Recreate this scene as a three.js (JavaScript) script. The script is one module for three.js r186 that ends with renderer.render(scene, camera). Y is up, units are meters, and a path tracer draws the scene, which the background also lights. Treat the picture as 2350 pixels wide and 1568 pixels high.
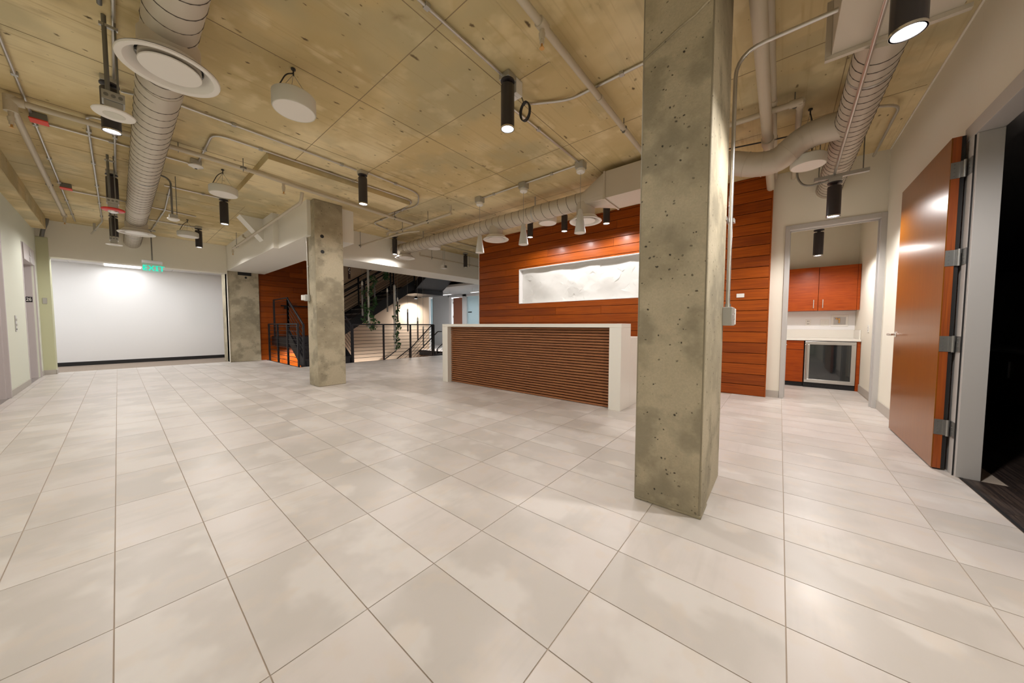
import * as THREE from 'three';
import { mergeGeometries, mergeVertices, toCreasedNormals } from 'three/addons/utils/BufferGeometryUtils.js';
import { RoundedBoxGeometry } from 'three/addons/geometries/RoundedBoxGeometry.js';
import { RectAreaLightUniformsLib } from 'three/addons/lights/RectAreaLightUniformsLib.js';
import { FontLoader } from 'three/addons/loaders/FontLoader.js';
import { TextGeometry } from 'three/addons/geometries/TextGeometry.js';

// ---------- camera, renderer, exposure ----------
// World: x runs along the tile courses towards the timber wall, -z along the lobby towards the white wall, y up, metres.
const V3 = (x, y, z) => new THREE.Vector3(x, y, z);
const scene = new THREE.Scene();
scene.background = new THREE.Color(0x000000);
RectAreaLightUniformsLib.init();
const renderer = new THREE.WebGLRenderer({ antialias: true });
renderer.toneMapping = THREE.LinearToneMapping;
renderer.toneMappingExposure = 1.0;
renderer.shadowMap.enabled = true;
const FOCAL = 745.2, EYE = 1.071, rad = Math.PI / 180;
const camera = new THREE.PerspectiveCamera(2 * Math.atan(784 / FOCAL) / rad, 2350 / 1568, 0.05, 60);
camera.position.set(0, EYE, 0);
camera.rotation.order = 'YXZ';
camera.rotation.set(-2.78 * rad, -50.5 * rad, 0.109 * rad);
camera.updateMatrixWorld(true);
// lamp levels in one place
const LIGHT = { down: 4.8, wall: 3.5, alcove: 10.5, stair: 24, lower: 60, office: 32 };
const WARM = new THREE.Color().setRGB(1.0, 0.96, 0.935), COOL = new THREE.Color().setRGB(0.95, 0.97, 1.0);

// ---------- pixel helpers: a pixel of the photograph gives a direction, a plane gives the distance ----------
function ray(px, py) { return V3((px - 1175) / FOCAL, -(py - 784) / FOCAL, -1).applyQuaternion(camera.quaternion); }
function onY(px, py, y) { const d = ray(px, py); return d.multiplyScalar((y - EYE) / d.y).add(camera.position); }
function onX(px, py, x) { const d = ray(px, py); return d.multiplyScalar(x / d.x).add(camera.position); }
function onZ(px, py, z) { const d = ray(px, py); return d.multiplyScalar(z / d.z).add(camera.position); }
const project = (p) => { const q = p.clone().sub(camera.position).applyQuaternion(camera.quaternion.clone().invert()); return q.z > -0.05 ? null : [1175 + FOCAL * q.x / -q.z, 784 - FOCAL * q.y / -q.z]; };

// ---------- random, noise, textures ----------
let seed = 20240611;
function rnd() { seed |= 0; seed = (seed + 0x6D2B79F5) | 0; let t = Math.imul(seed ^ (seed >>> 15), 1 | seed); t = (t + Math.imul(t ^ (t >>> 7), 61 | t)) ^ t; return ((t ^ (t >>> 14)) >>> 0) / 4294967296; }
const rr = (a, b) => a + (b - a) * rnd();
function noiseMap(n, cx, cy, oct = 4, gain = 0.5) {           // tileable value noise, cx by cy cells, 0..1
  const out = new Float32Array(n * n); let amp = 1, tot = 0;
  for (let o = 0; o < oct; o++) {
    const gx = Math.min(n, cx << o), gy = Math.min(n, cy << o), g = new Float32Array(gx * gy);
    for (let i = 0; i < g.length; i++) g[i] = rnd();
    for (let y = 0; y < n; y++) {
      const fy = y / n * gy, y0 = fy | 0, ty = fy - y0, sy = ty * ty * (3 - 2 * ty), r0 = y0 * gx, r1 = ((y0 + 1) % gy) * gx;
      for (let x = 0; x < n; x++) {
        const fx = x / n * gx, x0 = fx | 0, tx = fx - x0, sx = tx * tx * (3 - 2 * tx), x1 = (x0 + 1) % gx;
        const a = g[r0 + x0] + (g[r0 + x1] - g[r0 + x0]) * sx, b = g[r1 + x0] + (g[r1 + x1] - g[r1 + x0]) * sx;
        out[y * n + x] += amp * (a + (b - a) * sy);
      }
    }
    tot += amp; amp *= gain;
  }
  for (let i = 0; i < out.length; i++) out[i] /= tot;
  return out;
}
const clamp = (v, a = 0, b = 1) => v < a ? a : v > b ? b : v;
const sm = (a, b, v) => { const t = clamp((v - a) / (b - a)); return t * t * (3 - 2 * t); };
function tex(n, metres, fn, srgb = true) {                    // fn(i, x, y) -> [r, g, b] 0..255
  const d = new Uint8Array(n * n * 4);
  for (let y = 0, i = 0; y < n; y++) for (let x = 0; x < n; x++, i++) { const c = fn(i, x, y); d[i * 4] = clamp(c[0], 0, 255); d[i * 4 + 1] = clamp(c[1], 0, 255); d[i * 4 + 2] = clamp(c[2], 0, 255); d[i * 4 + 3] = 255; }
  const t = new THREE.DataTexture(d, n, n); t.wrapS = t.wrapT = THREE.RepeatWrapping; t.magFilter = THREE.LinearFilter; t.minFilter = THREE.LinearMipmapLinearFilter; t.generateMipmaps = true;
  if (srgb) t.colorSpace = THREE.SRGBColorSpace;
  t.repeat.set(1 / metres, 1 / metres); t.needsUpdate = true; return t;
}
const grey = (v) => [v, v, v];
const mix3 = (a, b, t) => [a[0] + (b[0] - a[0]) * t, a[1] + (b[1] - a[1]) * t, a[2] + (b[2] - a[2]) * t];

// ---------- geometry helpers ----------
function plain(g) { const h = g.index ? g.toNonIndexed() : g; for (const k of Object.keys(h.attributes)) if (!['position', 'normal', 'uv'].includes(k)) h.deleteAttribute(k); h.morphAttributes = {}; return h; }
function uvm(g, ou = 0, ov = 0, turn = false) {               // uv in metres from the dominant axis of each face
  const p = g.attributes.position, n = g.attributes.normal, uv = new Float32Array(p.count * 2);
  for (let i = 0; i < p.count; i++) {
    const ax = Math.abs(n.getX(i)), ay = Math.abs(n.getY(i)), az = Math.abs(n.getZ(i)); let u, v;
    if (ay > ax && ay > az) { u = p.getX(i); v = p.getZ(i); } else if (ax > az) { u = p.getZ(i); v = p.getY(i); } else { u = p.getX(i); v = p.getY(i); }
    if (turn) [u, v] = [v, u];
    uv[i * 2] = u + ou; uv[i * 2 + 1] = v + ov;
  }
  g.setAttribute('uv', new THREE.BufferAttribute(uv, 2)); return g;
}
function bx(x0, y0, z0, x1, y1, z1, r = 0) {
  const w = Math.abs(x1 - x0), h = Math.abs(y1 - y0), d = Math.abs(z1 - z0);
  const g = plain(r > 0 ? new RoundedBoxGeometry(w, h, d, 1, Math.min(r, w / 2.01, h / 2.01, d / 2.01)) : new THREE.BoxGeometry(w, h, d));
  g.translate((x0 + x1) / 2, (y0 + y1) / 2, (z0 + z1) / 2); return uvm(g);
}
function cyl(a, b, r, seg = 14, r2 = r) {
  const A = Array.isArray(a) ? V3(...a) : a, B = Array.isArray(b) ? V3(...b) : b, d = B.clone().sub(A), L = d.length();
  const g = plain(new THREE.CylinderGeometry(r2, r, L, seg, 1)); g.translate(0, L / 2, 0);
  g.applyQuaternion(new THREE.Quaternion().setFromUnitVectors(V3(0, 1, 0), d.normalize())); g.translate(A.x, A.y, A.z); return g;
}
function lathe(pts, at = [0, 0, 0], seg = 40) { const g = plain(new THREE.LatheGeometry(pts.map((q) => new THREE.Vector2(Math.max(q[0], 1e-5), q[1])), seg)); g.translate(...at); return toCreasedNormals(g, 0.6); }
function fillet(pts, r, n = 6) {                              // round the corners of a polyline
  const P = pts.map((q) => Array.isArray(q) ? V3(...q) : q.clone()), out = [P[0]];
  for (let i = 1; i < P.length - 1; i++) {
    const a = P[i - 1].clone().sub(P[i]), b = P[i + 1].clone().sub(P[i]), k = Math.min(r, a.length() * 0.49, b.length() * 0.49);
    const A = P[i].clone().addScaledVector(a.normalize(), k), B = P[i].clone().addScaledVector(b.normalize(), k);
    for (let j = 0; j <= n; j++) { const t = j / n; out.push(A.clone().multiplyScalar((1 - t) * (1 - t)).addScaledVector(P[i], 2 * t * (1 - t)).addScaledVector(B, t * t)); }
  }
  out.push(P[P.length - 1]); return out;
}
function sweep(pts, r, seg = 10, cap = true) {                // a round section along a polyline; r may be a function of the index
  const n = pts.length, pos = [], nor = [], uv = [], rings = []; let N = null, len = 0;
  for (let i = 0; i < n; i++) {
    const T = pts[Math.min(i + 1, n - 1)].clone().sub(pts[Math.max(i - 1, 0)]).normalize();
    if (!N) { N = Math.abs(T.y) < 0.9 ? V3(0, 1, 0) : V3(1, 0, 0); }
    N = N.clone().addScaledVector(T, -N.dot(T)).normalize(); const B = T.clone().cross(N);
    if (i) len += pts[i].distanceTo(pts[i - 1]);
    const ring = [], R = typeof r === 'function' ? r(i) : r;
    for (let j = 0; j <= seg; j++) { const a = j / seg * 2 * Math.PI, d = N.clone().multiplyScalar(Math.cos(a)).addScaledVector(B, Math.sin(a)); ring.push([pts[i].clone().addScaledVector(d, R), d, len, j / seg * 2 * Math.PI * R]); }
    rings.push(ring);
  }
  const put = (q, nn) => { pos.push(q[0].x, q[0].y, q[0].z); const d = nn || q[1]; nor.push(d.x, d.y, d.z); uv.push(q[2], q[3]); };
  for (let i = 0; i < n - 1; i++) for (let j = 0; j < seg; j++) { const a = rings[i][j], b = rings[i][j + 1], c = rings[i + 1][j], d = rings[i + 1][j + 1]; put(a); put(b); put(c); put(b); put(d); put(c); }
  if (cap) for (const [k, s] of [[0, -1], [n - 1, 1]]) {
    const T = pts[Math.min(k + 1, n - 1)].clone().sub(pts[Math.max(k - 1, 0)]).normalize().multiplyScalar(s), c = [pts[k], T, 0, 0];
    for (let j = 0; j < seg; j++) { const a = rings[k][j], b = rings[k][j + 1]; put(c, T); if (s > 0) { put(a, T); put(b, T); } else { put(b, T); put(a, T); } }
  }
  const g = new THREE.BufferGeometry();
  g.setAttribute('position', new THREE.Float32BufferAttribute(pos, 3)); g.setAttribute('normal', new THREE.Float32BufferAttribute(nor, 3)); g.setAttribute('uv', new THREE.Float32BufferAttribute(uv, 2)); return g;
}
const pipe = (pts, r, bend = 0.08, seg = 10) => sweep(fillet(pts, bend), r, seg);
function prism(poly, axis, a, b) {                            // extrude a polygon [[u, v], ...]: axis 'z' -> (u, v) = (x, y); 'x' -> (z, y); 'y' -> (x, z)
  const sh = new THREE.Shape(poly.map((q) => new THREE.Vector2(q[0], q[1]))), g0 = plain(new THREE.ExtrudeGeometry(sh, { depth: b - a, bevelEnabled: false })); g0.translate(0, 0, a);
  const p = g0.attributes.position;
  for (let i = 0; i < p.count; i++) { const u = p.getX(i), v = p.getY(i), w = p.getZ(i); if (axis === 'x') p.setXYZ(i, w, v, u); else if (axis === 'y') p.setXYZ(i, u, w, v); }
  if (axis !== 'z') for (let i = 0; i < p.count; i += 3) { const t = [p.getX(i), p.getY(i), p.getZ(i)]; p.setXYZ(i, p.getX(i + 1), p.getY(i + 1), p.getZ(i + 1)); p.setXYZ(i + 1, ...t); }
  g0.computeVertexNormals(); return uvm(g0);
}

// ---------- scene bookkeeping ----------
const taken = {};
function numbered(n) { taken[n] = (taken[n] ?? -1) + 1; return taken[n] ? `${n}_${String(taken[n]).padStart(3, '0')}` : n; }
function thing(name, label, category, group) { const o = new THREE.Group(); o.name = numbered(name); o.userData = { label, category }; if (group) o.userData.group = group; scene.add(o); return o; }
function struct(name, label, category) { const o = new THREE.Group(); o.name = numbered(name); o.userData = { kind: 'structure', label, category }; scene.add(o); return o; }
function part(name, geos, mat, parent, label) {
  const list = Array.isArray(geos) ? geos : [geos], g = list.length > 1 ? mergeGeometries(list.map(plain)) : list[0];
  const m = new THREE.Mesh(g, mat); m.name = name; m.castShadow = m.receiveShadow = true; if (label) m.userData.label = label; parent.add(m); return m;
}
function settle(o, base) {                                    // move the pivot of a thing built in world places to its base
  const b = new THREE.Box3().setFromObject(o), c = base ? V3(...base) : V3((b.min.x + b.max.x) / 2, b.min.y, (b.min.z + b.max.z) / 2);
  for (const k of o.children) k.position.sub(c); o.position.copy(c); return o;
}
function dup(o, [x, y, z], turn, label, group) { const c = o.clone(); c.name = numbered(o.name.replace(/_\d{3}$/, '')); c.userData = { ...o.userData }; if (label) c.userData.label = label; if (group) c.userData.group = group; c.position.set(x, y, z); c.rotation.y = turn; scene.add(c); return c; }
const std = (o) => new THREE.MeshStandardMaterial(o), phy = (o) => new THREE.MeshPhysicalMaterial(o);
const lin = (r, g, b) => new THREE.Color().setRGB(r, g, b);
// ---------- materials ----------
console.log('materials');
const N1 = noiseMap(1024, 4, 4, 6, 0.55), N2 = noiseMap(1024, 8, 8, 5, 0.5), N3 = noiseMap(1024, 32, 32, 4, 0.5), NF = noiseMap(1024, 256, 256, 2, 0.6), NX = noiseMap(1024, 4, 128, 4, 0.6), NX2 = noiseMap(1024, 6, 300, 2, 0.6);
function spots(n, count, r0, r1, stretch = 1, soft = 1) {     // dark pits and stains as a mask
  const m = new Float32Array(n * n);
  for (let k = 0; k < count; k++) {
    const cx = rnd() * n, cy = rnd() * n, r = r0 + (r1 - r0) * rnd() ** 3, s = 1 + (stretch - 1) * rnd(), a = 0.4 + 0.6 * rnd(), ph = rnd() * 6.28;
    const R = Math.ceil(r * s * 1.5);
    for (let y = -R; y <= R; y++) for (let x = -R; x <= R; x++) {
      const q = Math.hypot(x / s, y) / r, w = 1 + 0.14 * Math.sin(2 * Math.atan2(y, x) + ph) + 0.1 * Math.sin(5 * Math.atan2(y, x) + 2 * ph); if (q > 1.4) continue;
      const v = a * sm(w, w - 0.5 * soft, q), i = (((cy + y) | 0) + n) % n * n + (((cx + x) | 0) + n) % n; if (v > m[i]) m[i] = v;
    }
  }
  return m;
}
const n2 = 2048, at2 = (M, i, x, y) => M[(y >> 1) * 1024 + (x >> 1)];
const pitsC = spots(n2, 620, 1, 6.5, 3, 1.4), scuffC = spots(n2, 170, 6, 40, 3.5, 3);
const ceilMap = tex(n2, 6, (i, x, y) => {
  const a = at2(N1, i, x, y), b = at2(NX, i, x, y), c = at2(N3, i, x, y), f = at2(NX2, i, x, y);
  let q = mix3([237, 219, 175], [206, 184, 134], sm(0.36, 0.62, a)); q = mix3(q, [176, 156, 108], 0.5 * sm(0.5, 0.66, N1[((y >> 1) * 1024 + ((x >> 1) + 377) % 1024)]));  q = mix3(q, [182, 172, 136], 0.5 * sm(0.55, 0.72, at2(N2, i, x, y)));
  q = mix3(q, [240, 224, 182], 0.45 * sm(0.55, 0.8, c)); q = mix3(q, [168, 138, 88], 0.4 * sm(0.6, 0.8, b) * sm(0.45, 0.7, c)); q = mix3(q, [140, 114, 74], 0.12 * sm(0.62, 0.85, f)); q = mix3(q, [176, 166, 132], 0.35 * sm(0.58, 0.74, N2[((y >> 1) * 1024 + (x >> 1) + 51234) % N2.length]));
  q = mix3(q, [104, 82, 52], 0.55 * scuffC[i] * sm(0.35, 0.7, c)); return mix3(q, [74, 56, 34], 0.8 * pitsC[i]);
});
const ceilBump = tex(1024, 6, (i, x, y) => grey(150 + 60 * (N3[i] - 0.5) + 50 * (NX[i] - 0.5) - 120 * pitsC[(2 * y) * n2 + 2 * x]), false);
const pitsK = spots(1024, 900, 0.7, 3.6, 1.3, 0.8), scuffK = spots(1024, 90, 5, 34, 2, 4);
const colMap = tex(1024, 2, (i) => {
  let q = mix3([196, 184, 158], [166, 155, 130], sm(0.35, 0.65, N1[i])); q = mix3(q, [134, 126, 106], 0.6 * sm(0.52, 0.72, N2[i])); q = mix3(q, [204, 190, 160], 0.3 * sm(0.55, 0.8, N3[i]));
  q = mix3(q, [128, 120, 100], 0.5 * scuffK[i] * sm(0.35, 0.65, N3[i])); q = mix3(q, [128, 122, 104], 0.25 * NF[i]); return mix3(q, [40, 36, 28], 0.9 * pitsK[i]);
});
const colBump = tex(1024, 2, (i) => grey(150 + 70 * (N3[i] - 0.5) + 30 * (NF[i] - 0.5) - 150 * pitsK[i]), false);
const tileMap = tex(1024, 2.6, (i) => {
  let q = mix3([213, 205, 199], [200, 193, 186], sm(0.4, 0.66, N1[i])); q = mix3(q, [221, 215, 209], 0.7 * sm(0.54, 0.7, N2[i])); q = mix3(q, [190, 184, 177], 0.4 * sm(0.58, 0.78, NX[i] * 0.15 + 0.85 * N2[(i + 3333) % N2.length]));
  return mix3(q, [216, 200, 182], 0.25 * sm(0.55, 0.75, N3[i]));
});
const tileRough = tex(512, 2.6, (i, x, y) => grey(88 + 60 * (N2[(2 * y) * 1024 + 2 * x] - 0.4)), false);
const grain = (a, b, c, k = 1) => (i) => { let q = mix3(a, b, sm(0.3, 0.7, NX[i])); q = mix3(q, c, 0.55 * k * sm(0.5, 0.75, NX2[i])); return mix3(q, a, 0.3 * sm(0.5, 0.7, N1[i])); };
const plankMap = tex(1024, 1.6, grain([166, 80, 11], [148, 68, 9], [118, 48, 6], 0.8));
const doorMap = tex(1024, 1.2, grain([140, 81, 10], [133, 75, 9], [124, 67, 8], 0.5));
const cabMap = tex(1024, 0.8, grain([172, 76, 13], [156, 64, 10], [126, 46, 6]));
const slatMap = tex(1024, 1.0, grain([160, 104, 62], [140, 86, 50], [110, 64, 38], 0.7));
const darkFloorMap = tex(512, 1.4, (i, x, y) => { const j = (2 * y) * 1024 + 2 * x; let q = mix3([74, 62, 56], [48, 40, 38], sm(0.35, 0.65, NX[j])); return mix3(q, [110, 92, 74], 0.4 * sm(0.6, 0.8, NX2[j])); });
const carpetMap = tex(512, 0.5, (i, x, y) => { const j = (2 * y) * 1024 + 2 * x; return mix3([176, 160, 144], [120, 108, 98], sm(0.3, 0.75, NF[j])); });
const wallBump = tex(512, 0.6, (i, x, y) => { const j = (2 * y) * 1024 + 2 * x; return grey(128 + 70 * (NF[j] - 0.5) + 40 * (N3[j] - 0.5)); }, false);

const M = {
  ceil: std({ map: ceilMap, bumpMap: ceilBump, bumpScale: 0.006, roughness: 0.85 }),
  seam: std({ color: lin(0.3, 0.225, 0.13), roughness: 0.9 }),
  column: std({ map: colMap, bumpMap: colBump, bumpScale: 0.005, roughness: 0.8 }),
  tile: std({ map: tileMap, roughnessMap: tileRough, roughness: 1 }),
  grout: std({ color: lin(0.52, 0.43, 0.35), roughness: 0.95 }),
  plank: phy({ map: plankMap, roughness: 0.42, specularIntensity: 0.45, clearcoat: 0.12, clearcoatRoughness: 0.2 }),
  plankB: phy({ map: plankMap, color: lin(0.86, 0.83, 0.8), roughness: 0.4, specularIntensity: 0.45, clearcoat: 0.12, clearcoatRoughness: 0.2 }),
  plankC: phy({ map: plankMap, color: lin(0.74, 0.7, 0.68), roughness: 0.44, specularIntensity: 0.45, clearcoat: 0.12, clearcoatRoughness: 0.2 }),
  doorWood: phy({ map: doorMap, roughness: 0.3, specularIntensity: 0.6, clearcoat: 0.2, clearcoatRoughness: 0.16 }),
  doorEdge: phy({ map: plankMap, roughness: 0.45, clearcoat: 0.3, clearcoatRoughness: 0.3 }),
  cab: phy({ map: cabMap, roughness: 0.4, specularIntensity: 0.4, clearcoat: 0.1, clearcoatRoughness: 0.2 }),
  slat: std({ map: slatMap, roughness: 0.5 }),
  wall: std({ color: lin(0.85, 0.81, 0.7), bumpMap: wallBump, bumpScale: 0.0008, roughness: 0.8 }),
  wallGreen: std({ color: lin(0.76, 0.78, 0.66), bumpMap: wallBump, bumpScale: 0.0008, roughness: 0.78 }),
  wallOlive: std({ color: lin(0.58, 0.58, 0.38), roughness: 0.8 }),
  wallWhite: std({ color: lin(0.82, 0.81, 0.8), bumpMap: wallBump, bumpScale: 0.0008, roughness: 0.7 }),
  wallBeige: std({ color: lin(0.66, 0.5, 0.36), roughness: 0.8 }),
  wallGrey: std({ color: lin(0.62, 0.62, 0.63), roughness: 0.75 }),
  soffit: std({ color: lin(0.84, 0.81, 0.73), bumpMap: wallBump, bumpScale: 0.0008, roughness: 0.55 }),
  frame: std({ color: lin(0.52, 0.5, 0.48), roughness: 0.45 }),
  elevFrame: std({ color: lin(0.56, 0.51, 0.5), roughness: 0.4 }),
  base: std({ color: lin(0.5, 0.46, 0.41), roughness: 0.6 }),
  solid: std({ color: lin(0.8, 0.77, 0.7), roughness: 0.3 }),
  duct: std({ color: lin(0.58, 0.52, 0.43), roughness: 0.5, metalness: 0.25 }),
  ductSeamShade: std({ color: lin(0.085, 0.065, 0.05), roughness: 0.7 }),  // seam metal, darkened to carry the shadow line along the seam too
  paintPipe: std({ color: lin(0.56, 0.49, 0.37), roughness: 0.5 }),
  conduit: std({ color: lin(0.62, 0.6, 0.57), roughness: 0.32, metalness: 0.9 }),
  galv: std({ color: lin(0.5, 0.5, 0.48), roughness: 0.45, metalness: 0.85 }),
  darkGalv: std({ color: lin(0.24, 0.24, 0.23), roughness: 0.5, metalness: 0.8 }),
  blackLamp: std({ color: lin(0.035, 0.03, 0.033), roughness: 0.45 }),
  blackSteel: std({ color: lin(0.018, 0.018, 0.022), roughness: 0.42, metalness: 0.3 }),
  black: std({ color: lin(0.01, 0.01, 0.011), roughness: 0.6 }),
  rubber: std({ color: lin(0.012, 0.011, 0.012), roughness: 0.5 }),
  whitePlastic: std({ color: lin(0.8, 0.78, 0.73), roughness: 0.4 }),
  diffuser: std({ color: lin(0.8, 0.76, 0.7), roughness: 0.4 }),
  drum: std({ color: lin(0.66, 0.64, 0.56), roughness: 0.6 }),
  drumFace: std({ color: lin(0.82, 0.78, 0.72), roughness: 0.7 }),
  red: std({ color: lin(0.62, 0.02, 0.012), roughness: 0.35 }),
  redPaint: std({ color: lin(0.75, 0.045, 0.015), roughness: 0.5 }),
  brass: std({ color: lin(0.7, 0.42, 0.16), roughness: 0.35, metalness: 0.9 }),
  orangeBulb: std({ color: lin(0.8, 0.16, 0.02), roughness: 0.3 }),
  chrome: std({ color: lin(0.75, 0.74, 0.72), roughness: 0.22, metalness: 1 }),
  steel: std({ color: lin(0.62, 0.61, 0.59), roughness: 0.3, metalness: 1 }),
  hinge: std({ color: lin(0.36, 0.36, 0.35), roughness: 0.38, metalness: 0.9 }),
  darkGlass: phy({ color: lin(0.012, 0.016, 0.018), roughness: 0.06, clearcoat: 1, clearcoatRoughness: 0.03 }),
  pane: phy({ color: lin(0.86, 0.94, 0.97), roughness: 0.03, transmission: 1, thickness: 0, ior: 1.45 }),
  frosted: phy({ color: lin(0.72, 0.84, 0.87), roughness: 0.5, transmission: 0.55, thickness: 0 }),
  exitPane: phy({ color: lin(0.8, 0.95, 0.9), roughness: 0.1, transmission: 0.9, thickness: 0 }),
  green: std({ color: lin(0.0, 0.5, 0.36), emissive: lin(0, 0.55, 0.38), emissiveIntensity: 0.7, roughness: 0.4 }),
  lampFace: std({ color: lin(1, 1, 1), emissive: lin(1, 0.98, 1), emissiveIntensity: 9 }),
  troffer: std({ color: lin(1, 1, 1), emissive: lin(1, 0.98, 0.97), emissiveIntensity: 2.2 }),
  glowPanel: std({ color: lin(0.9, 0.95, 1), emissive: lin(0.92, 0.96, 1), emissiveIntensity: 2.5 }),
  coneShade: std({ color: lin(0.6, 0.6, 0.58), roughness: 0.35, metalness: 0.15 }),
  act: std({ color: lin(0.8, 0.78, 0.76), bumpMap: wallBump, bumpScale: 0.002, roughness: 0.9 }),
  carpet: std({ map: carpetMap, roughness: 1 }),
  darkFloor: std({ map: darkFloorMap, roughness: 0.45 }),
  roomWall: std({ color: lin(0.4, 0.39, 0.39), roughness: 0.7 }),
  roomWood: std({ color: lin(0.2, 0.115, 0.075), roughness: 0.5 }),
  leaf: phy({ color: lin(0.035, 0.11, 0.025), roughness: 0.55, transmission: 0.15, thickness: 0, side: THREE.DoubleSide }),
  vineStem: std({ color: lin(0.08, 0.1, 0.03), roughness: 0.8 }),
  tubeWhite: std({ color: lin(0.62, 0.6, 0.56), roughness: 0.35, metalness: 0.5 }),
  tubeDark: phy({ color: lin(0.05, 0.022, 0.022), roughness: 0.12, metalness: 0.2, clearcoat: 1 }),
  crumple: std({ color: lin(0.7, 0.695, 0.67), roughness: 0.75 }),
  terracotta: phy({ color: lin(0.42, 0.16, 0.09), roughness: 0.35, clearcoat: 0.4 }),
  wire: std({ color: lin(0.03, 0.03, 0.03), roughness: 0.6 }),
  cable: std({ color: lin(0.3, 0.29, 0.26), roughness: 0.5 }),
};
// a lamp's light: a spot just under its glowing face
function spot(x, y, z, I, color, angle = 1.5, pen = 0.3, tilt) {
  const s = new THREE.SpotLight(color, I, 0, angle, pen, 2); s.position.set(x, y, z); s.target.position.set(x + (tilt ? tilt[0] : 0), y - 1, z + (tilt ? tilt[1] : 0)); s.castShadow = true; s.shadow.radius = 2; s.shadow.bias = -0.0005;
  scene.add(s, s.target); return s;
}
// ---------- the setting ----------
console.log('setting');
const C = 3.31, XL = -1.04, ZR = 1.01, XK = 6.28, XW = 6.17, ZW0 = -0.15, ZW1 = -6.22;
const TX = -0.047, TZ = -2.388, TW = 0.3048, TL = 0.6096, JOINT = 0.004;

// floor: grout bed on a slab, each tile its own piece
const floor = struct('floor', 'pale beige stone-look tile floor laid in long straight courses', 'floor');
part('grout_bed', [bx(-1.3, -0.22, -12.45, 2.92, -0.003, 1.25), bx(2.92, -0.22, -9.45, 6.4, -0.003, 1.25), bx(6.4, -0.22, -9.45, 11.7, -0.003, -6.0), bx(8.45, -0.22, -16.2, 11.7, -0.003, -9.45), bx(6.4, -0.22, -0.8, 8.6, -0.003, 1.25)], M.grout, floor);
{
  const cells = [], variants = [];
  for (let k = 0; k < 14; k++) { const g = bx(-TW / 2 + JOINT / 2, -0.01, -TL / 2 + JOINT / 2, TW / 2 - JOINT / 2, 0, TL / 2 - JOINT / 2); variants.push(uvm(g, rnd() * 9, rnd() * 9)); }
  for (let i = -4; i < 39; i++) for (let j = -23; j < 6; j++) {
    let x0 = TX + i * TW, x1 = x0 + TW, z0 = TZ + j * TL, z1 = z0 + TL; const fx = x0, fz = z0, mx = (x0 + x1) / 2, mz = (z0 + z1) / 2;
    if (mz > 1.2 || mx < -1.3) continue;
    x0 = Math.max(x0, XL); z1 = Math.min(z1, ZR);
    if (mx < 6.2) {
      if (mz < -9.1) { if (x0 < 2.9) { x1 = Math.min(x1, 2.9); z0 = Math.max(z0, -12.45); } else z0 = Math.max(z0, -9.45); }
      if (mz > -6.3) x1 = Math.min(x1, mz < -0.2 ? XW + 0.02 : XK);
      if (mx > 6.0 && mz > -0.3) x1 = fx + TW;                 // through the kitchen doorway
    } else if (mz > -0.9) { if (mz < -0.6 || mx > 7.9) continue; } else { if (mz > -6.1 || mx > 11.4) continue; if (mz > -6.4) z1 = Math.min(z1, -6.22); if (mz < -9.1 && mx < 8.5) z0 = Math.max(z0, -9.45); if (z0 < -16) continue; }
    if (x1 - x0 < 0.02 || z1 - z0 < 0.02) continue;
    const q = [[x0, z0], [x1, z0], [x1, z1], [x0, z1]].map(([x, z]) => project(V3(x, 0, z)));
    let area = 0; if (q.every(Boolean)) { const c = q.map(([x, y]) => [clamp(x, 0, 2350), clamp(y, 0, 1568)]); for (let k = 0; k < 4; k++) { const a = c[k], b = c[(k + 1) % 4]; area += a[0] * b[1] - b[0] * a[1]; } area = Math.abs(area) / 2; }
    if (x0 > 3.98 && x1 < 4.9 && mz > -4.95 && mz < -1.6) area *= 0.01;     // under the desk
    if (x1 > 4 && mz < -1.6 && mz > -9.4) area *= 0.3;
    cells.push({ x0, x1, z0, z1, full: Math.abs(x1 - x0 - TW) < 1e-6 && Math.abs(z1 - z0 - TL) < 1e-6, area, k: Math.floor(rnd() * 14), flip: rnd() < 0.5 });
  }
  cells.sort((a, b) => b.area - a.area);
  const rest = [];
  cells.forEach((c, n) => {
    const cx = (c.x0 + c.x1) / 2, cz = (c.z0 + c.z1) / 2, g = c.full ? variants[c.k] : uvm(bx(c.x0 - cx + 0.002, -0.01, c.z0 - cz + 0.002, c.x1 - cx - 0.002, 0, c.z1 - cz - 0.002), c.k * 0.7, c.k * 1.3);
    if (n < 300) { const m = part(n ? `tile_${String(n).padStart(3, '0')}` : 'tile', g, M.tile, floor); m.position.set(cx, 0, cz); if (c.flip && c.full) m.rotation.y = Math.PI; }
    else { const h = g.clone(); if (c.flip && c.full) h.rotateY(Math.PI); h.translate(cx, 0, cz); rest.push(h); }
  });
  const s = part('tile_field', rest, M.tile, floor); s.userData.kind = 'stuff'; s.userData.label = 'the farther and hidden tiles of the same floor';
  console.log('tiles', cells.length);
}
const carpet = struct('floor', 'beige speckled carpet in front of the white back wall', 'carpet'); part('carpet', bx(-4, -0.2, -14.4, 2.92, -0.002, -12.45), M.carpet, carpet);
part('edge_strip', bx(-0.9, -0.002, -12.462, 2.02, 0.003, -12.438), M.base, carpet);

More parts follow.
